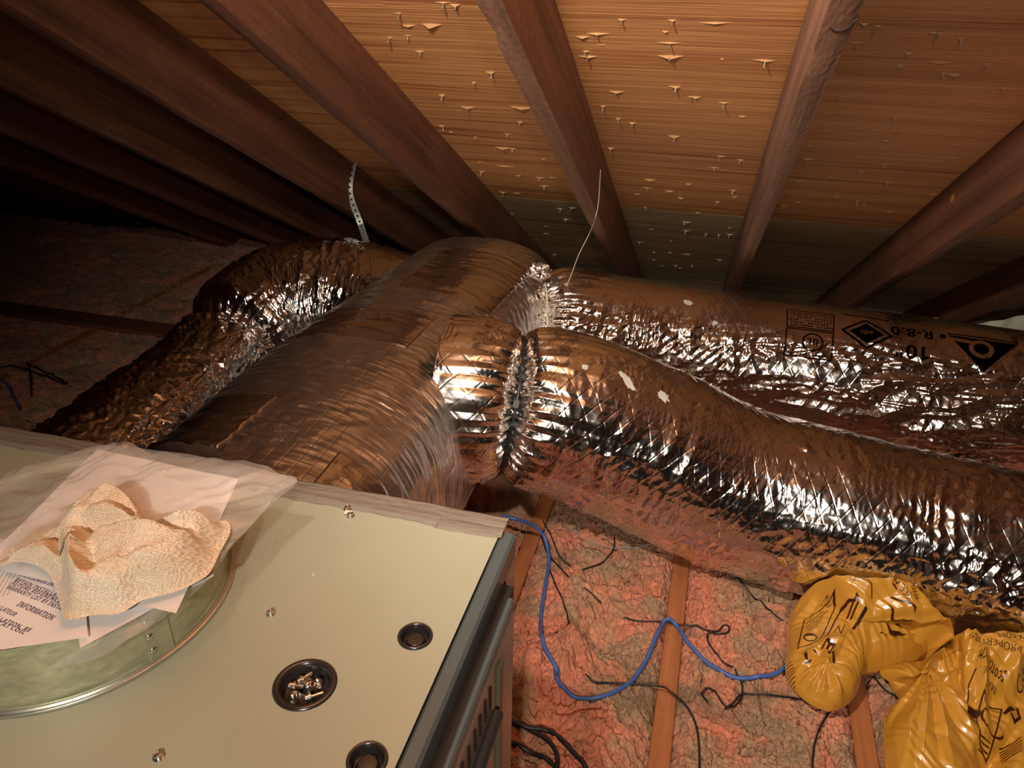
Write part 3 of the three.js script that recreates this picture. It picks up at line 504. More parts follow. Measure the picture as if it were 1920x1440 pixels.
// ───────────── papers, plastic sleeve, rag ─────────────
function sheetFrom(outline, centre, rings, n, prof, closedBottom) {       // polar mesh over an outline of world points
  const c = smooth(outline, true), B = []; for (let j = 0; j <= n; j++) B.push(c.getPoint((j % n) / n));
  return grid(rings, n, (i, j) => { const b = B[Math.round(j * n)], r = i, p = centre.clone().lerp(b, r); const q = prof(p, r, j); return [q.x, q.y, q.z, q.x, q.z - q.y]; }, true);
}
const BASE = FT + CH;                                        // top of the collar
{
  // printed sheets (top one blank side up, one with print showing)
  const paper = M({ color: lin(0.80, 0.77, 0.78), roughness: 0.75 });
  const sheet = (name, px, Y, mat, label, uvf) => {
    const q = px.map(([x, y, h]) => atY(x, y, h ?? Y)), o = grid(40, 40, (i, j) => {
      const a = q[0].clone().lerp(q[1], i), b = q[3].clone().lerp(q[2], i), p = a.lerp(b, j);
      p.y += 0.0016 * noise(p.x * 14, p.z * 14, Y * 90); const t = uvf ? uvf(p) : [p.x, p.z]; return [p.x, p.y, p.z, t[0], t[1]];
    }); return tag(obj(name, o, mat), label, 'paper', 'papers under the plastic sleeve');
  };
  const pa = atY(-110, 1010, BASE + 0.006), W = 0.30;
  const tex = (() => {
    const cv = document.createElement('canvas'); cv.width = cv.height = 1536; const g = cv.getContext('2d'); g.fillStyle = '#efe9ea'; g.fillRect(0, 0, 1536, 1536);
    const to = (px, py) => { const p = atY(px, py, BASE + 0.007); return [(p.x + 0.72) / W * 1536, (p.z + 0.60) / W * 1536]; };
    const line = (txt, x0, y0, x1, y1, h, bold) => { const a = to(x0, y0), b = to(x1, y1); g.save(); g.translate(...a); g.rotate(Math.atan2(b[1] - a[1], b[0] - a[0])); g.font = (bold ? 'bold ' : '') + h + 'px sans-serif'; g.fillStyle = bold ? '#3a3550' : '#5a5468'; g.textBaseline = 'alphabetic'; const w = g.measureText(txt).width, L = Math.hypot(b[0] - a[0], b[1] - a[1]); g.scale(L / w, 1); g.fillText(txt, 0, 0); g.restore(); };
    line('AFTER INSTALLATION', 56, 1058, 120, 1082, 30, true); line('THIS ENVELOPE', 50, 1066, 108, 1090, 30, true);
    line('CONSUMER INFO', 35, 1076, 108, 1100, 34, true);
    line('RETAIN INSTALLATION', 24, 1086, 124, 1124, 30, true); line('FUTURE REFERENCE.', 17, 1093, 112, 1128, 30, true); line('WARRANTY LIST BY INSTALLER', 9, 1100, 130, 1146, 30, true);
    line('INFORMATION', 28, 1132, 94, 1158, 38, true);
    line('INSTALLATEUR', -30, 1128, 24, 1152, 30, true); line('INSTALLATION, RE', -40, 1146, 52, 1180, 28, true); line('CERTIFICAT COIL', -50, 1150, 42, 1184, 26, true);
    for (let k = 0; k < 9; k++) { const a = to(-60 + k * 9, 1130 - k * 2), b = to(-20 + k * 9, 1060 - k * 2); g.strokeStyle = 'rgba(70,66,90,0.5)'; g.lineWidth = 3; g.beginPath(); g.moveTo(...a); g.lineTo(...b); g.stroke(); }
    const t = new THREE.CanvasTexture(cv); t.colorSpace = THREE.SRGBColorSpace; return t;
  })();
  sheet('printed_sheet', [[-150, 1010], [150, 1010], [165, 1195], [-170, 1240]], BASE + 0.0045, M({ map: tex, roughness: 0.7 }), 'white sheet printed with installation and warranty text under the rag', (p) => [(p.x + 0.72) / W, 1 - (p.z + 0.60) / W]);
  sheet('blank_sheet', [[183, 842, BASE + 0.022], [447, 898, BASE + 0.010], [330, 1150], [-40, 1060]], BASE + 0.008, paper, 'blank pinkish white sheet with its corner raised behind the rag');
  sheet('blank_sheet', [[120, 1010], [410, 985], [400, 1080], [150, 1215]], BASE + 0.0015, paper, 'blank white sheet showing below the front hem of the rag');
  // clear plastic sleeve
  const O = [[-100, 1010, .738], [-50, 940, .742], [0, 898, .748], [100, 862, .754], [180, 835, .758], [300, 845, .752], [440, 866, .748], [510, 884, .744], [557, 898, .738], [520, 932, .735], [470, 985, .735], [436, 1022, .733], [398, 1075, .728], [300, 1160, .722], [212, 1215, .715], [168, 1238, .708], [60, 1246, .702], [0, 1251, .70], [-90, 1250, .70], [-130, 1120, .72]].map(([x, y, h]) => atY(x, y, h));
  const g = sheetFrom(O, atY(210, 1030, BASE + 0.013), 90, 260, (p, r, j) => {
    const cr = 0.006 * (tri(p.x * 13 + p.z * 7 + 0.8 * noise(p.x * 9, p.z * 9)) - 0.5) + 0.004 * (tri(p.x * 9 - p.z * 21 + noise(p.x * 12, p.z * 12, 5)) - 0.5) + 0.002 * (tri(p.x * 45 + p.z * 30 + noise(p.x * 20, p.z * 20, 8)) - 0.5);
    return V(p.x, p.y + cr * sstep(r, 0.25, 0.8) * 1.3 + 0.004 * Math.sin(r * Math.PI), p.z);
  });
  const clear = M({ color: lin(0.97, 0.96, 0.95), transmission: 0.88, thickness: 0, roughness: 0.30, ior: 1.5 });
  const bag = thing('plastic_sleeve', 'clear crinkled plastic sleeve lying over the papers on the collar', 'plastic sleeve');
  obj('upper_film', g, clear, bag);
  const g2 = sheetFrom(O, atY(210, 1030, BASE - 0.001), 40, 260, (p, r) => V(p.x, p.y - 0.0015 + 0.003 * noise(p.x * 18, p.z * 18, 4) * sstep(r, 0.6, 1), p.z)); obj('lower_film', g2, clear, bag);
}
{
  // terry rag
  const O = [[-30, 1050], [0, 1028], [60, 985], [104, 960], [112, 938], [150, 922], [200, 916], [243, 924], [268, 950], [290, 980], [312, 988], [345, 980], [395, 968], [424, 967], [430, 985], [412, 1022], [385, 1070], [330, 1098], [262, 1116], [222, 1138], [170, 1142], [122, 1150], [106, 1112], [84, 1062], [40, 1044]].map(([x, y]) => atY(x, y, BASE + 0.020));
  const Z = (x, y) => { const p = atY(x, y, BASE + 0.026); return [p.x, p.z]; };
  const seg = (p, a, b) => { const dx = b[0] - a[0], dz = b[1] - a[1], t = clamp(((p.x - a[0]) * dx + (p.z - a[1]) * dz) / (dx * dx + dz * dz), 0, 1); return [Math.hypot(p.x - a[0] - dx * t, p.z - a[1] - dz * t), t]; };
  // hollows (negative) and ridges (positive): [from, to, height, width]
  const F = [[Z(165, 1002), Z(345, 1018), -0.022, 0.010], [Z(180, 1010), Z(172, 1040), -0.014, 0.010], [Z(238, 975), Z(256, 992), -0.014, 0.006], [Z(180, 1060), Z(172, 1095), -0.016, 0.007], [Z(186, 1072), Z(220, 1066), -0.010, 0.006], [Z(110, 1010), Z(112, 1070), -0.010, 0.005], [Z(0, 1030), Z(105, 985), -0.008, 0.005], [Z(120, 1140), Z(230, 1118), -0.008, 0.006], [Z(88, 1000), Z(90, 1020), -0.010, 0.010],
    [Z(150, 990), Z(340, 1005), 0.013, 0.010], [Z(170, 945), Z(255, 960), 0.016, 0.022], [Z(190, 1035), Z(390, 1030), 0.014, 0.016], [Z(130, 1080), Z(170, 1120), 0.012, 0.014], [Z(345, 1000), Z(425, 975), 0.012, 0.010], [Z(230, 1085), Z(360, 1070), 0.010, 0.015], [Z(150, 1020), Z(140, 1120), 0.012, 0.010]];
  const g = sheetFrom(O, atY(235, 1040, BASE + 0.040), 150, 420, (p, r, j) => {
    let h = 0.030 * (1 - r ** 2.4) ** 0.7; for (const [a, b, k, w] of F) { const [d, t] = seg(p, a, b); h += 1.25 * k * Math.max(0, 1 - d / (1.7 * w)) ** 1.5 * (0.4 + 0.6 * Math.sin(Math.PI * clamp(t, 0.1, 0.9))); }
    h += 0.004 * (tri(p.x * 26 + p.z * 17 + 1.2 * noise(p.x * 20, p.z * 20, 7)) - 0.5) + 0.006 * fbm(p.x * 24, p.z * 24, 4, 3) + 0.0007 * noise(p.x * 420, p.z * 420, 2);
    return V(p.x, BASE + 0.0135 + Math.max(-0.002, h) * (1 - 0.92 * sstep(r, 0.66, 1)) + 0.003 * (1 - r), p.z);
  });
  const terry = bumpTex(512, 512, (u, v) => { const U = u * 46 + 0.8 * noise(u * 14, v * 14, 6), W = v * 46 + 0.8 * noise(u * 14, v * 14, 9), a = Math.floor(U), b = Math.floor(W), q = noise(a * 3.17, b * 5.73, 2) * 1.6; return Math.max(0, 1 - ((U - a - 0.5 + 0.3 * q) ** 2 + (W - b - 0.5 - 0.3 * q) ** 2) * 4) + 0.5 * noise(u * 90, v * 90, 3); }, [1 / 0.12, 1 / 0.12]);
  const tt = dataTex(512, 512, (u, v) => { const k = fbm(u * 7, v * 7, 3, 4), f = noise(u * 150, v * 150, 5) * 8; let c = mix3([240, 226, 208], [230, 208, 178], clamp(0.4 + k * 1.6, 0, 1)); const sp = clamp((noise(u * 40, v * 40, 9) - 0.82) * 20, 0, 1); c = mix3(c, [120, 78, 50], sp); return c.map((x) => x + f); }, true, [1 / 0.3, 1 / 0.3]);
  tag(obj('terry_rag', g, M({ map: tt, roughness: 1, sheen: 0.5, sheenColor: lin(1, 0.93, 0.85), bumpMap: terry, bumpScale: 0.0013 })), 'crumpled cream terry rag lying on the plastic sleeve', 'rag');
}
console.log('furnace done');
// ───────────── yellow bags ─────────────
function bagPrint(draw, x0, z0, W, size) {
  const cv = document.createElement('canvas'); cv.width = cv.height = size; const g = cv.getContext('2d'); g.fillStyle = '#cd9436'; g.fillRect(0, 0, size, size);
  const to = (px, py, Y = 0.11) => { const p = atY(px, py, Y); return [(p.x - x0) / W * size, (p.z - z0) / W * size]; };
  const ink = '#3c1808'; g.fillStyle = ink; g.strokeStyle = ink; g.lineCap = 'round';
  const text = (txt, a, b, h, font = 'bold') => { const A = to(...a), B = to(...b), L = Math.hypot(B[0] - A[0], B[1] - A[1]); g.save(); g.translate(...A); g.rotate(Math.atan2(B[1] - A[1], B[0] - A[0])); g.font = font + ' ' + h + 'px sans-serif'; g.scale(L / g.measureText(txt).width, 1); g.textBaseline = 'middle'; g.fillText(txt, 0, 0); g.restore(); };
  const path = (pts, w, fill) => { g.lineWidth = w; g.beginPath(); pts.forEach((p, i) => { const q = to(...p); i ? g.lineTo(...q) : g.moveTo(...q); }); fill ? (g.closePath(), g.fill()) : g.stroke(); };
  draw({ g, to, text, path });
  const t = new THREE.CanvasTexture(cv); t.colorSpace = THREE.SRGBColorSpace; t.wrapS = t.wrapT = THREE.MirroredRepeatWrapping; return t;
}
const bagMat = (map) => M({ map, roughness: 0.30, clearcoat: 0.5, clearcoatRoughness: 0.18, transmission: 0.12, thickness: 0, side: THREE.DoubleSide });
function bagMesh(O, c, prof, x0, z0, W) {
  const cur = smooth(O, true), n = 460, rings = 170, B = []; for (let j = 0; j <= n; j++) B.push(cur.getPoint((j % n) / n));
  const f = (low) => grid(low ? 30 : rings, n, (i, j) => { const b = B[Math.round(j * n)], p = c.clone().lerp(b, i), q = prof(p, i, low); return [q.x, q.y, q.z, (q.x - x0) / W, 1 - (q.z - z0) / W]; }, true);
  return [f(false), f(true)];
}
const foldAdd = (p, L) => { let lo = 0, hi = 0, sum = 0; for (const [a, b, k, w0, w1] of L) { const dx = b.x - a.x, dz = b.z - a.z, t = clamp(((p.x - a.x) * dx + (p.z - a.z) * dz) / (dx * dx + dz * dz), 0, 1), d = Math.hypot(p.x - a.x - dx * t, p.z - a.z - dz * t), w = lerp(w0, w1, t); const q = k * Math.max(0, 1 - d / w) ** 1.2 * (1 - t ** 3 * 0.9); if (q < 0) lo += q; else { sum += q; hi = Math.max(hi, q); } } return lo + hi + 0.12 * Math.min(0.05, sum); };
{
  const Y = 0.055, Q = (x, y) => atY(x, y, Y), T = (x, y) => atY(x, y, 0.11);
  const O1 = [[1478, 1210], [1478, 1165], [1493, 1132, .07], [1528, 1098, .13], [1570, 1086, .175], [1620, 1088, .19], [1680, 1094, .19], [1728, 1118, .175], [1760, 1156, .15], [1782, 1184, .12], [1790, 1196, .11], [1770, 1208], [1735, 1232], [1700, 1248], [1650, 1256], [1615, 1262], [1612, 1285], [1592, 1316], [1556, 1331], [1522, 1320], [1492, 1294], [1474, 1262]].map(([x, y, h]) => atY(x, y, h ?? Y));
  const tie = T(1783, 1193), st = T(1550, 1243), F1 = [];
  for (const [x, y, k, w] of [[1540, 1215, 0.016, 0.035], [1590, 1238, 0.018, 0.02], [1620, 1255, 0.016, 0.02], [1690, 1245, 0.012, 0.012], [1560, 1175, 0.012, 0.03], [1600, 1130, 0.010, 0.03], [1640, 1108, 0.008, 0.025]]) F1.push([tie, T(x, y), k, 0.008, w]);
  for (const [x, y, k] of [[1505, 1205, 0.014], [1545, 1190, 0.012], [1588, 1195, 0.014], [1490, 1245, 0.010], [1480, 1262, 0.012], [1500, 1300, 0.012], [1545, 1325, 0.012], [1600, 1300, 0.014], [1620, 1262, 0.012]]) F1.push([st, T(x, y), k, 0.006, 0.016]);
  const map1 = bagPrint(({ text, path, g, to }) => {
    text('ECOTOUCH', [1612, 1142], [1564, 1122], 46); text('MADE', [1602, 1152], [1574, 1144], 24, ''); text("S'", [1580, 1126], [1566, 1118], 40, '');
    text('PRO', [1555, 1146], [1540, 1134], 34, '');
    path([[1500, 1198], [1512, 1148], [1555, 1140], [1562, 1150], [1540, 1196], [1532, 1200], [1500, 1200]], 5); for (let k = 0; k < 6; k++) path([[1514 + k * 0.6, 1154 + k * 4], [1550 - k * 3, 1149 + k * 4]], 3);
    g.lineWidth = 6; { const q = to(1521, 1188); g.beginPath(); g.arc(q[0], q[1], 26, 0, TWO); g.stroke(); g.beginPath(); g.arc(q[0], q[1], 26, 3.4, 5.9); g.fill(); }
    path([[1546, 1200], [1572, 1158], [1592, 1166]], 7); path([[1584, 1172], [1592, 1162], [1598, 1168], [1590, 1176]], 8); path([[1604, 1152], [1614, 1158], [1620, 1168]], 5); path([[1562, 1190], [1570, 1182], [1574, 1198], [1580, 1184]], 4);
    text('LT', [1536, 1222], [1508, 1222], 62); text('E', [1560, 1206], [1546, 1222], 60); text('/', [1562, 1224], [1556, 1240], 62);
    path([[1650, 1176], [1668, 1188], [1700, 1190], [1670, 1196]], 7, true); path([[1655, 1171], [1680, 1178], [1700, 1186]], 9); path([[1650, 1194], [1660, 1196]], 9); text('www', [1702, 1176], [1684, 1162], 40, ''); text('eco', [1690, 1176], [1666, 1162], 40, ''); text('e', [1684, 1150], [1678, 1144], 36, ''); text('Rec', [1656, 1164], [1666, 1142], 34, '');
    path([[1597, 1190], [1612, 1178]], 14); for (let k = 0; k < 9; k++) path([[1479, 1212 + k * 5.2], [1492 + k * 1.2, 1215 + k * 5]], 4);
  }, 0.20, -1.45, 0.62, 1536);
  const [a, b] = bagMesh(O1, atY(1600, 1195, 0.095), (p, r, low) => {
    if (low) return V(p.x, 0.026 + (p.y - 0.026) * sstep(r, 0.7, 1), p.z);
    const e = Math.sqrt(Math.max(0, 1 - r ** 5)); let h = 0.040 * e + foldAdd(p, F1) * sstep(1 - r, 0, 0.12) + 0.007 * (tri(p.x * 15 + p.z * 9 + noise(p.x * 13, p.z * 13, 3)) - 0.5) * e + 0.003 * (tri(p.x * 34 - p.z * 40 + 1.4 * noise(p.x * 20, p.z * 20, 5)) - 0.5) + 0.006 * noise(p.x * 18, p.z * 18, 7) * e;
    return V(p.x, p.y - 0.004 + h, p.z);
  }, 0.20, -1.45, 0.62);
  const bag = thing('plastic_bag', 'crumpled yellow plastic bag with brown print bulging beside the near duct', 'plastic bag', undefined, 'yellow plastic bags');
  obj('bag_film', a, bagMat(map1), bag); obj('bag_underside', b, bagMat(map1), bag);

  const O2 = [[1650, 1258], [1690, 1246], [1728, 1240], [1752, 1222], [1772, 1204], [1800, 1192, .13], [1845, 1190, .15], [1880, 1184, .16], [1930, 1190, .16], [2000, 1200, .16], [2040, 1330], [2030, 1480], [1900, 1520], [1760, 1520], [1675, 1500], [1662, 1440], [1658, 1390], [1662, 1340], [1690, 1305], [1700, 1285], [1672, 1276]].map(([x, y, h]) => atY(x, y, h ?? Y));
  const kn = T(1737, 1251), F2 = [];
  for (const [x, y, k, w] of [[1692, 1300, 0.018, 0.03], [1690, 1440, 0.020, 0.05], [1735, 1440, 0.024, 0.04], [1768, 1360, 0.018, 0.025], [1800, 1440, 0.020, 0.04], [1845, 1380, 0.022, 0.03], [1830, 1330, 0.012, 0.02], [1782, 1198, 0.030, 0.020], [1760, 1210, 0.026, 0.02]]) F2.push([kn, T(x, y), k, 0.008, w]);
  for (const [x0, y0, x1, y1, k, w] of [[1815, 1215, 1800, 1250, 0.014, 0.014], [1770, 1235, 1830, 1200, 0.016, 0.014], [1828, 1250, 1860, 1370, 0.018, 0.012], [1780, 1262, 1826, 1240, 0.012, 0.012], [1900, 1290, 1885, 1240, 0.012, 0.02], [1870, 1400, 1920, 1340, -0.03, 0.03], [1850, 1440, 1880, 1380, -0.03, 0.03], [1890, 1195, 1920, 1215, 0.012, 0.02], [1846, 1300, 1850, 1370, 0.014, 0.012]]) F2.push([T(x0, y0), T(x1, y1), k, w, w]);
  const map2 = bagPrint(({ text, path, g, to }) => {
    text('ECOTOUCH', [1878, 1284], [1822, 1258], 44); text('MADE', [1868, 1296], [1832, 1282], 22, ''); text('www.x.com', [1944, 1240], [1852, 1234], 36, ''); text('R PROPERTIES', [1914, 1262], [1802, 1228], 34, '');
    text('CATCO', [1908, 1294], [1928, 1250], 40, ''); text('ato', [1912, 1262], [1926, 1240], 36, '');
    path([[1842, 1304], [1884, 1318], [1868, 1390], [1846, 1376], [1836, 1340], [1842, 1304]], 5); path([[1845, 1310], [1882, 1322]], 3); { const q = to(1868, 1344); g.lineWidth = 6; g.beginPath(); g.arc(q[0], q[1], 40, 0.6, 4.6); g.stroke(); }
    for (let k = 0; k < 4; k++) path([[1846, 1366 + k * 5], [1866, 1372 + k * 5]], 4);
    path([[1886, 1324], [1900, 1312], [1912, 1316], [1890, 1328]], 8, true); path([[1914, 1312], [1920, 1330], [1910, 1338], [1902, 1326]], 9); path([[1822, 1272], [1814, 1290], [1824, 1340], [1838, 1348]], 4); { const q = to(1830, 1326); g.beginPath(); g.arc(q[0], q[1], 20, 0, TWO); g.fill(); } text('SU', [1840, 1345], [1826, 1338], 28, '');
    for (let k = 0; k < 6; k++) path([[1890 + k, 1372 + k * 5], [1925, 1362 + k * 6]], 4);
  }, 0.30, -1.40, 0.75, 1536);
  const [c, d] = bagMesh(O2, atY(1800, 1340, 0.07), (p, r, low) => {
    if (low) return V(p.x, 0.024 + (p.y - 0.024) * sstep(r, 0.7, 1), p.z);
    const e = Math.sqrt(Math.max(0, 1 - r ** 5)); const h = 0.036 * e + foldAdd(p, F2) * sstep(1 - r, 0, 0.1) + 0.008 * (tri(p.x * 11 + p.z * 6 + noise(p.x * 11, p.z * 11, 13)) - 0.5) * e + 0.003 * (tri(p.x * 30 - p.z * 33 + 1.4 * noise(p.x * 20, p.z * 20, 15)) - 0.5) + 0.006 * noise(p.x * 14, p.z * 14, 17) * e;
    return V(p.x, p.y - 0.006 + h, p.z);
  }, 0.30, -1.40, 0.75);
  const bag2 = thing('plastic_bag', 'large twisted yellow plastic bag spread over the right joist', 'plastic bag', undefined, 'yellow plastic bags');
  obj('bag_film', c, bagMat(map2), bag2); obj('bag_underside', d, bagMat(map2), bag2);
}

// ───────────── cables and wires ─────────────
{
  const black = M({ color: lin(0.012, 0.011, 0.012), roughness: 0.45 }), blue = M({ color: lin(0.05, 0.13, 0.42), roughness: 0.4 }), grey = M({ color: lin(0.35, 0.32, 0.29), roughness: 0.6 });
  const lay = (pts, lift) => pts.map(([x, y, h]) => { let p = atY(x, y, h ?? 0.02); if (h === undefined) for (let k = 0; k < 3; k++) { const hh = Math.max(floorH(p.x, p.z), JX.some((j) => Math.abs(p.x - j) < 0.024) ? 0.001 : -1); p = atY(x, y, hh + lift); } return p; });
  const ground = (x, z) => Math.max(floorH(x, z), JX.some((j) => Math.abs(x - j) < 0.024) ? 0.001 : -1);
  const run = (name, pts, r, mat, label, cat, group) => {
    const c = smooth(lay(pts, r * 0.9 + 0.002)), n = Math.max(8, Math.ceil(c.getLength() / 0.008)), P = c.getSpacedPoints(n), dip = P.map((p) => p.y < 0.013 && name === 'blue_cable');
    let Y = P.map((p) => Math.max(p.y, ground(p.x, p.z) + r * 0.9)); for (let k = 0; k < 4; k++) Y = Y.map((y, i) => Math.max((Y[Math.max(0, i - 1)] + y + Y[Math.min(n, i + 1)]) / 3, ground(P[i].x, P[i].z) + r * 0.75));
    P.forEach((p, i) => (p.y = Y[i])); return tag(obj(name, new THREE.TubeGeometry(smooth(P), n * 2, r, 8), mat), label, cat, group);
  };
  run('blue_cable', [[940, 968, 0.10], [968, 973, 0.10], [1000, 985, 0.08], [1020, 1006, 0.05], [1029, 1045], [1022, 1100], [1014, 1160], [1020, 1212], [1044, 1254], [1040, 1285, 0.01], [1050, 1303, 0.012], [1090, 1310], [1130, 1305], [1180, 1281], [1213, 1236], [1233, 1188], [1250, 1167, 0.012], [1266, 1174, 0.010], [1290, 1206], [1330, 1246], [1375, 1270], [1420, 1275], [1460, 1259], [1490, 1238]], 0.0042, blue, 'bright blue cable looping over the bare joist', 'cable');
  run('thin_wire', [[1018, 975], [1023, 988], [1035, 1012], [1052, 1046], [1070, 1062]], 0.0016, black, 'thin black wire curving out from below the near duct', 'wire', 'thin black wires');
  run('thin_wire', [[1014, 1000], [1022, 1030], [1040, 1055], [1066, 1081]], 0.0018, black, 'thin black wire running beside the blue cable into the insulation', 'wire', 'thin black wires');
  run('thin_wire', [[1026, 1060], [1045, 1105], [1060, 1145], [1069, 1183]], 0.0018, black, 'black wire sinking into the insulation right of the blue cable', 'wire', 'thin black wires');
  run('thin_wire', [[1152, 1008], [1150, 1030], [1130, 1055], [1092, 1068]], 0.0018, black, 'short curved black wire below the belly of the near duct', 'wire', 'thin black wires');
  run('thin_wire', [[1095, 1100], [1110, 1114], [1127, 1131]], 0.0017, black, 'short straight end of black wire poking from the insulation', 'wire', 'thin black wires');
  run('thin_wire', [[1168, 1163], [1230, 1168], [1290, 1178], [1328, 1187], [1346, 1184], [1358, 1172], [1366, 1175], [1364, 1186], [1345, 1187], [1328, 1190], [1330, 1210], [1352, 1238], [1376, 1264], [1390, 1293], [1390, 1310], [1374, 1326], [1360, 1322], [1345, 1304], [1328, 1293], [1316, 1301], [1326, 1319]], 0.0019, black, 'black wire with two curled loops right of the bare joist', 'wire', 'thin black wires');
  run('thin_wire', [[1360, 1328], [1376, 1318], [1392, 1304], [1420, 1301], [1460, 1305], [1505, 1315], [1540, 1328]], 0.0019, black, 'black wire running from the curled loops under the yellow bag', 'wire', 'thin black wires');
  run('thin_wire', [[1098, 1263], [1114, 1278], [1140, 1281], [1200, 1283], [1240, 1292], [1275, 1311], [1296, 1338], [1308, 1378], [1312, 1440], [1314, 1500]], 0.002, black, 'long black wire crossing under the blue cable and over the joist', 'wire', 'thin black wires');
  run('thin_wire', [[1372, 1056], [1386, 1085], [1410, 1120], [1450, 1150], [1490, 1185]], 0.0018, black, 'black wire from the near duct to the yellow bag', 'wire', 'thin black wires');
  run('thin_wire', [[1570, 1318], [1545, 1350], [1530, 1385], [1524, 1420], [1522, 1500]], 0.0018, black, 'black wire trailing down from below the yellow bag', 'wire', 'thin black wires');
  run('thin_wire', [[1640, 1272], [1660, 1292], [1690, 1312]], 0.0018, black, 'black wire in the gap between the two yellow bags', 'wire', 'thin black wires');
  run('grey_wire', [[1060, 985], [1098, 1014], [1145, 1026], [1200, 1027], [1245, 1018]], 0.0016, grey, 'pale grey wire lying along the foot of the near duct', 'wire');
  run('black_cable', [[930, 1340], [985, 1362], [1030, 1376], [1066, 1402], [1098, 1445], [1110, 1500]], 0.0045, black, 'thick black cable arching away from the furnace side', 'cable', 'thick black cables beside the furnace');
  run('black_cable', [[925, 1336], [990, 1369], [1030, 1391], [1045, 1420], [1038, 1470]], 0.0042, black, 'thick black cable curling back down to the furnace side', 'cable', 'thick black cables beside the furnace');
  run('black_cable', [[925, 1386], [985, 1408], [1040, 1438], [1060, 1490]], 0.0042, black, 'lowest thick black cable leaving the foot of the furnace', 'cable', 'thick black cables beside the furnace');
  run('thin_wire', [[-20, 705], [10, 690], [40, 690], [80, 705], [122, 720]], 0.003, black, 'dim black wire arching over the insulation beyond the left duct', 'wire', 'dim wires beyond the left duct');
  run('thin_wire', [[50, 684], [85, 700], [125, 718]], 0.0028, black, 'dim straight wire meeting the left duct', 'wire', 'dim wires beyond the left duct');
  run('thin_wire', [[52, 680], [58, 710], [59, 742]], 0.0028, black, 'dim upright wire end beyond the left duct', 'wire', 'dim wires beyond the left duct');
  run('blue_cable', [[-20, 700], [12, 722], [25, 745], [38, 768]], 0.004, blue, 'dim blue cable passing under the left duct', 'cable');
  // string hanging from the rafter
  const sp = [[1126, 318], [1122, 380], [1118, 402]].map(([x, y]) => atX(x, y, -0.2925)).concat([atD(1104, 440, 2.12), atD(1085, 478, 2.14), atD(1070, 518, 2.14), atD(1060, 540, 2.15)]);
  tag(obj('hanging_string', wire(sp, 0.001, 6), M({ color: lin(0.72, 0.66, 0.56), roughness: 0.9 })), 'thin white string dangling from the rafter onto the far duct', 'string');
}
// perforated hanger strap
{
  const g = []; const P = [atX(664, 303, -1.1105), atX(656, 345, -1.1095), atX(657, 366, -1.108), atX(676, 420, -1.085), atD(692, 470, 2.30), atD(707, 518, 2.27), atD(716, 524, 2.26)];
  const c = smooth(P), L = c.getLength(), W = 0.019, cell = 0.019, n = Math.round(L / cell), face = FW.clone().negate();
  const s = new THREE.Shape(); s.moveTo(-W / 2, -cell / 2 - 0.0006); s.lineTo(W / 2, -cell / 2 - 0.0006); s.lineTo(W / 2, cell / 2 + 0.0006); s.lineTo(-W / 2, cell / 2 + 0.0006); s.closePath();
  const h = new THREE.Path(); h.absellipse(0, 0, 0.0034, 0.0036, 0, TWO, true); s.holes.push(h);
  const link = new THREE.ExtrudeGeometry(s, { depth: 0.0012, bevelEnabled: false, curveSegments: 10 });
  for (let i = 0; i < n; i++) { const p = c.getPointAt((i + 0.5) / n), t = c.getTangentAt((i + 0.5) / n), x = t.clone().cross(face).normalize(), z = x.clone().cross(t); const q = link.clone(); q.applyMatrix4(new THREE.Matrix4().makeBasis(x, t, z).setPosition(p)); g.push(q); }
  tag(obj('hanger_strap', g, M({ color: lin(0.42, 0.44, 0.42), metalness: 0.6, roughness: 0.5 })), 'perforated galvanised strap hanging from a rafter to the plenum', 'strap');
}
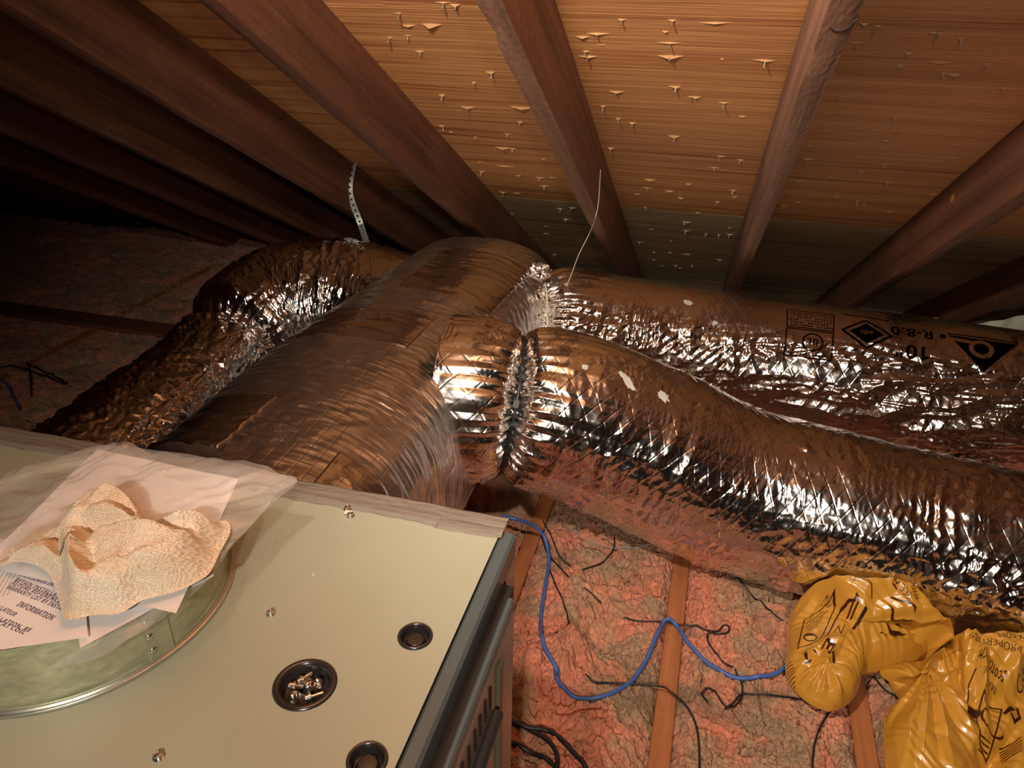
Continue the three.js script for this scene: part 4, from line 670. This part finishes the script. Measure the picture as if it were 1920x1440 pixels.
// pale batt leaning at the eave on the right
{
  const c = atD(1900, 580, 2.5), g = grid(60, 40, (i, j) => { const x = lerp(-0.22, 0.5, i), y = lerp(-0.2, 0.06, j) + 0.12 * i - 0.05, z = 0.03 * noise(x * 9, y * 5, 3) + 0.012 * (tri(x * 11 + noise(x * 6, y * 6)) - 0.5); return [c.x + x, c.y + y - 0.03 - 0.10 * (1 - i) ** 2, c.z + z, x, y]; });
  tag(obj('insulation_batt', g, M({ color: lin(0.42, 0.42, 0.33), roughness: 0.9 })), 'pale wrinkled insulation facing at the eave behind the far duct', 'insulation');
}
// ───────────── two reflector work lights, above and behind the picture ─────────────
function workLight(p, aim, power, half, penumbra, label, hookLen) {
  const t = thing('work_light', label, 'lamp', p, 'reflector work lights');
  t.quaternion.setFromUnitVectors(V(0, 0, -1), aim);
  const glow = new THREE.MeshStandardMaterial({ color: 0x000000, emissive: LAMP_COLOR, emissiveIntensity: 14, roughness: 1 });
  const metal = M({ color: lin(0.3, 0.3, 0.3), metalness: 0.9, roughness: 0.4 });
  const L2 = (q, n = 48) => { const g = new THREE.LatheGeometry(q.map((v) => new THREE.Vector2(...v)), n); g.rotateX(-Math.PI / 2); return g; };
  obj('lens', L2([[0.0001, 0.001], [0.02, 0.0008], [0.033, 0]]), glow, t);
  obj('reflector', L2([[0.036, 0.002], [0.034, -0.006], [0.024, -0.03], [0.014, -0.04], [0.0001, -0.041]]), metal, t);
  obj('handle', (() => { const g = new THREE.CylinderGeometry(0.013, 0.015, 0.09, 24); g.rotateX(Math.PI / 2); g.translate(0, 0, 0.085); return g; })(), M({ color: lin(0.03, 0.03, 0.03), roughness: 0.5 }), t);
  const up = V(0, 1, 0).applyQuaternion(t.quaternion.clone().invert()), h0 = V(0, 0, 0.1);
  obj('hook', new THREE.TubeGeometry(smooth([h0, h0.clone().addScaledVector(up, hookLen * 0.4), h0.clone().addScaledVector(up, hookLen)]), 30, 0.0025, 8), metal, t);
  const L = new THREE.SpotLight(LAMP_COLOR, power, 0, half * D2R, penumbra, 2); L.position.set(0, 0, -0.006); L.target.position.set(0, 0, -1); t.add(L, L.target);
  L.castShadow = true; L.shadow.radius = 1.4; L.shadow.mapSize.set(2048, 2048);
}
workLight(roofPt(LAMP_AT.x, LAMP_AT.s, LAMP_AT.perp), LAMP_AIM, LAMP_POWER, 78, 1, 'reflector work light hung below the rafter over the furnace', 0.22);
workLight(LAMP2_AT, LAMP2_AIM, LAMP2_POWER, 40, 0.7, 'reflector work light hung farther back toward the ridge', 0.5);
renderer.render(scene, camera);
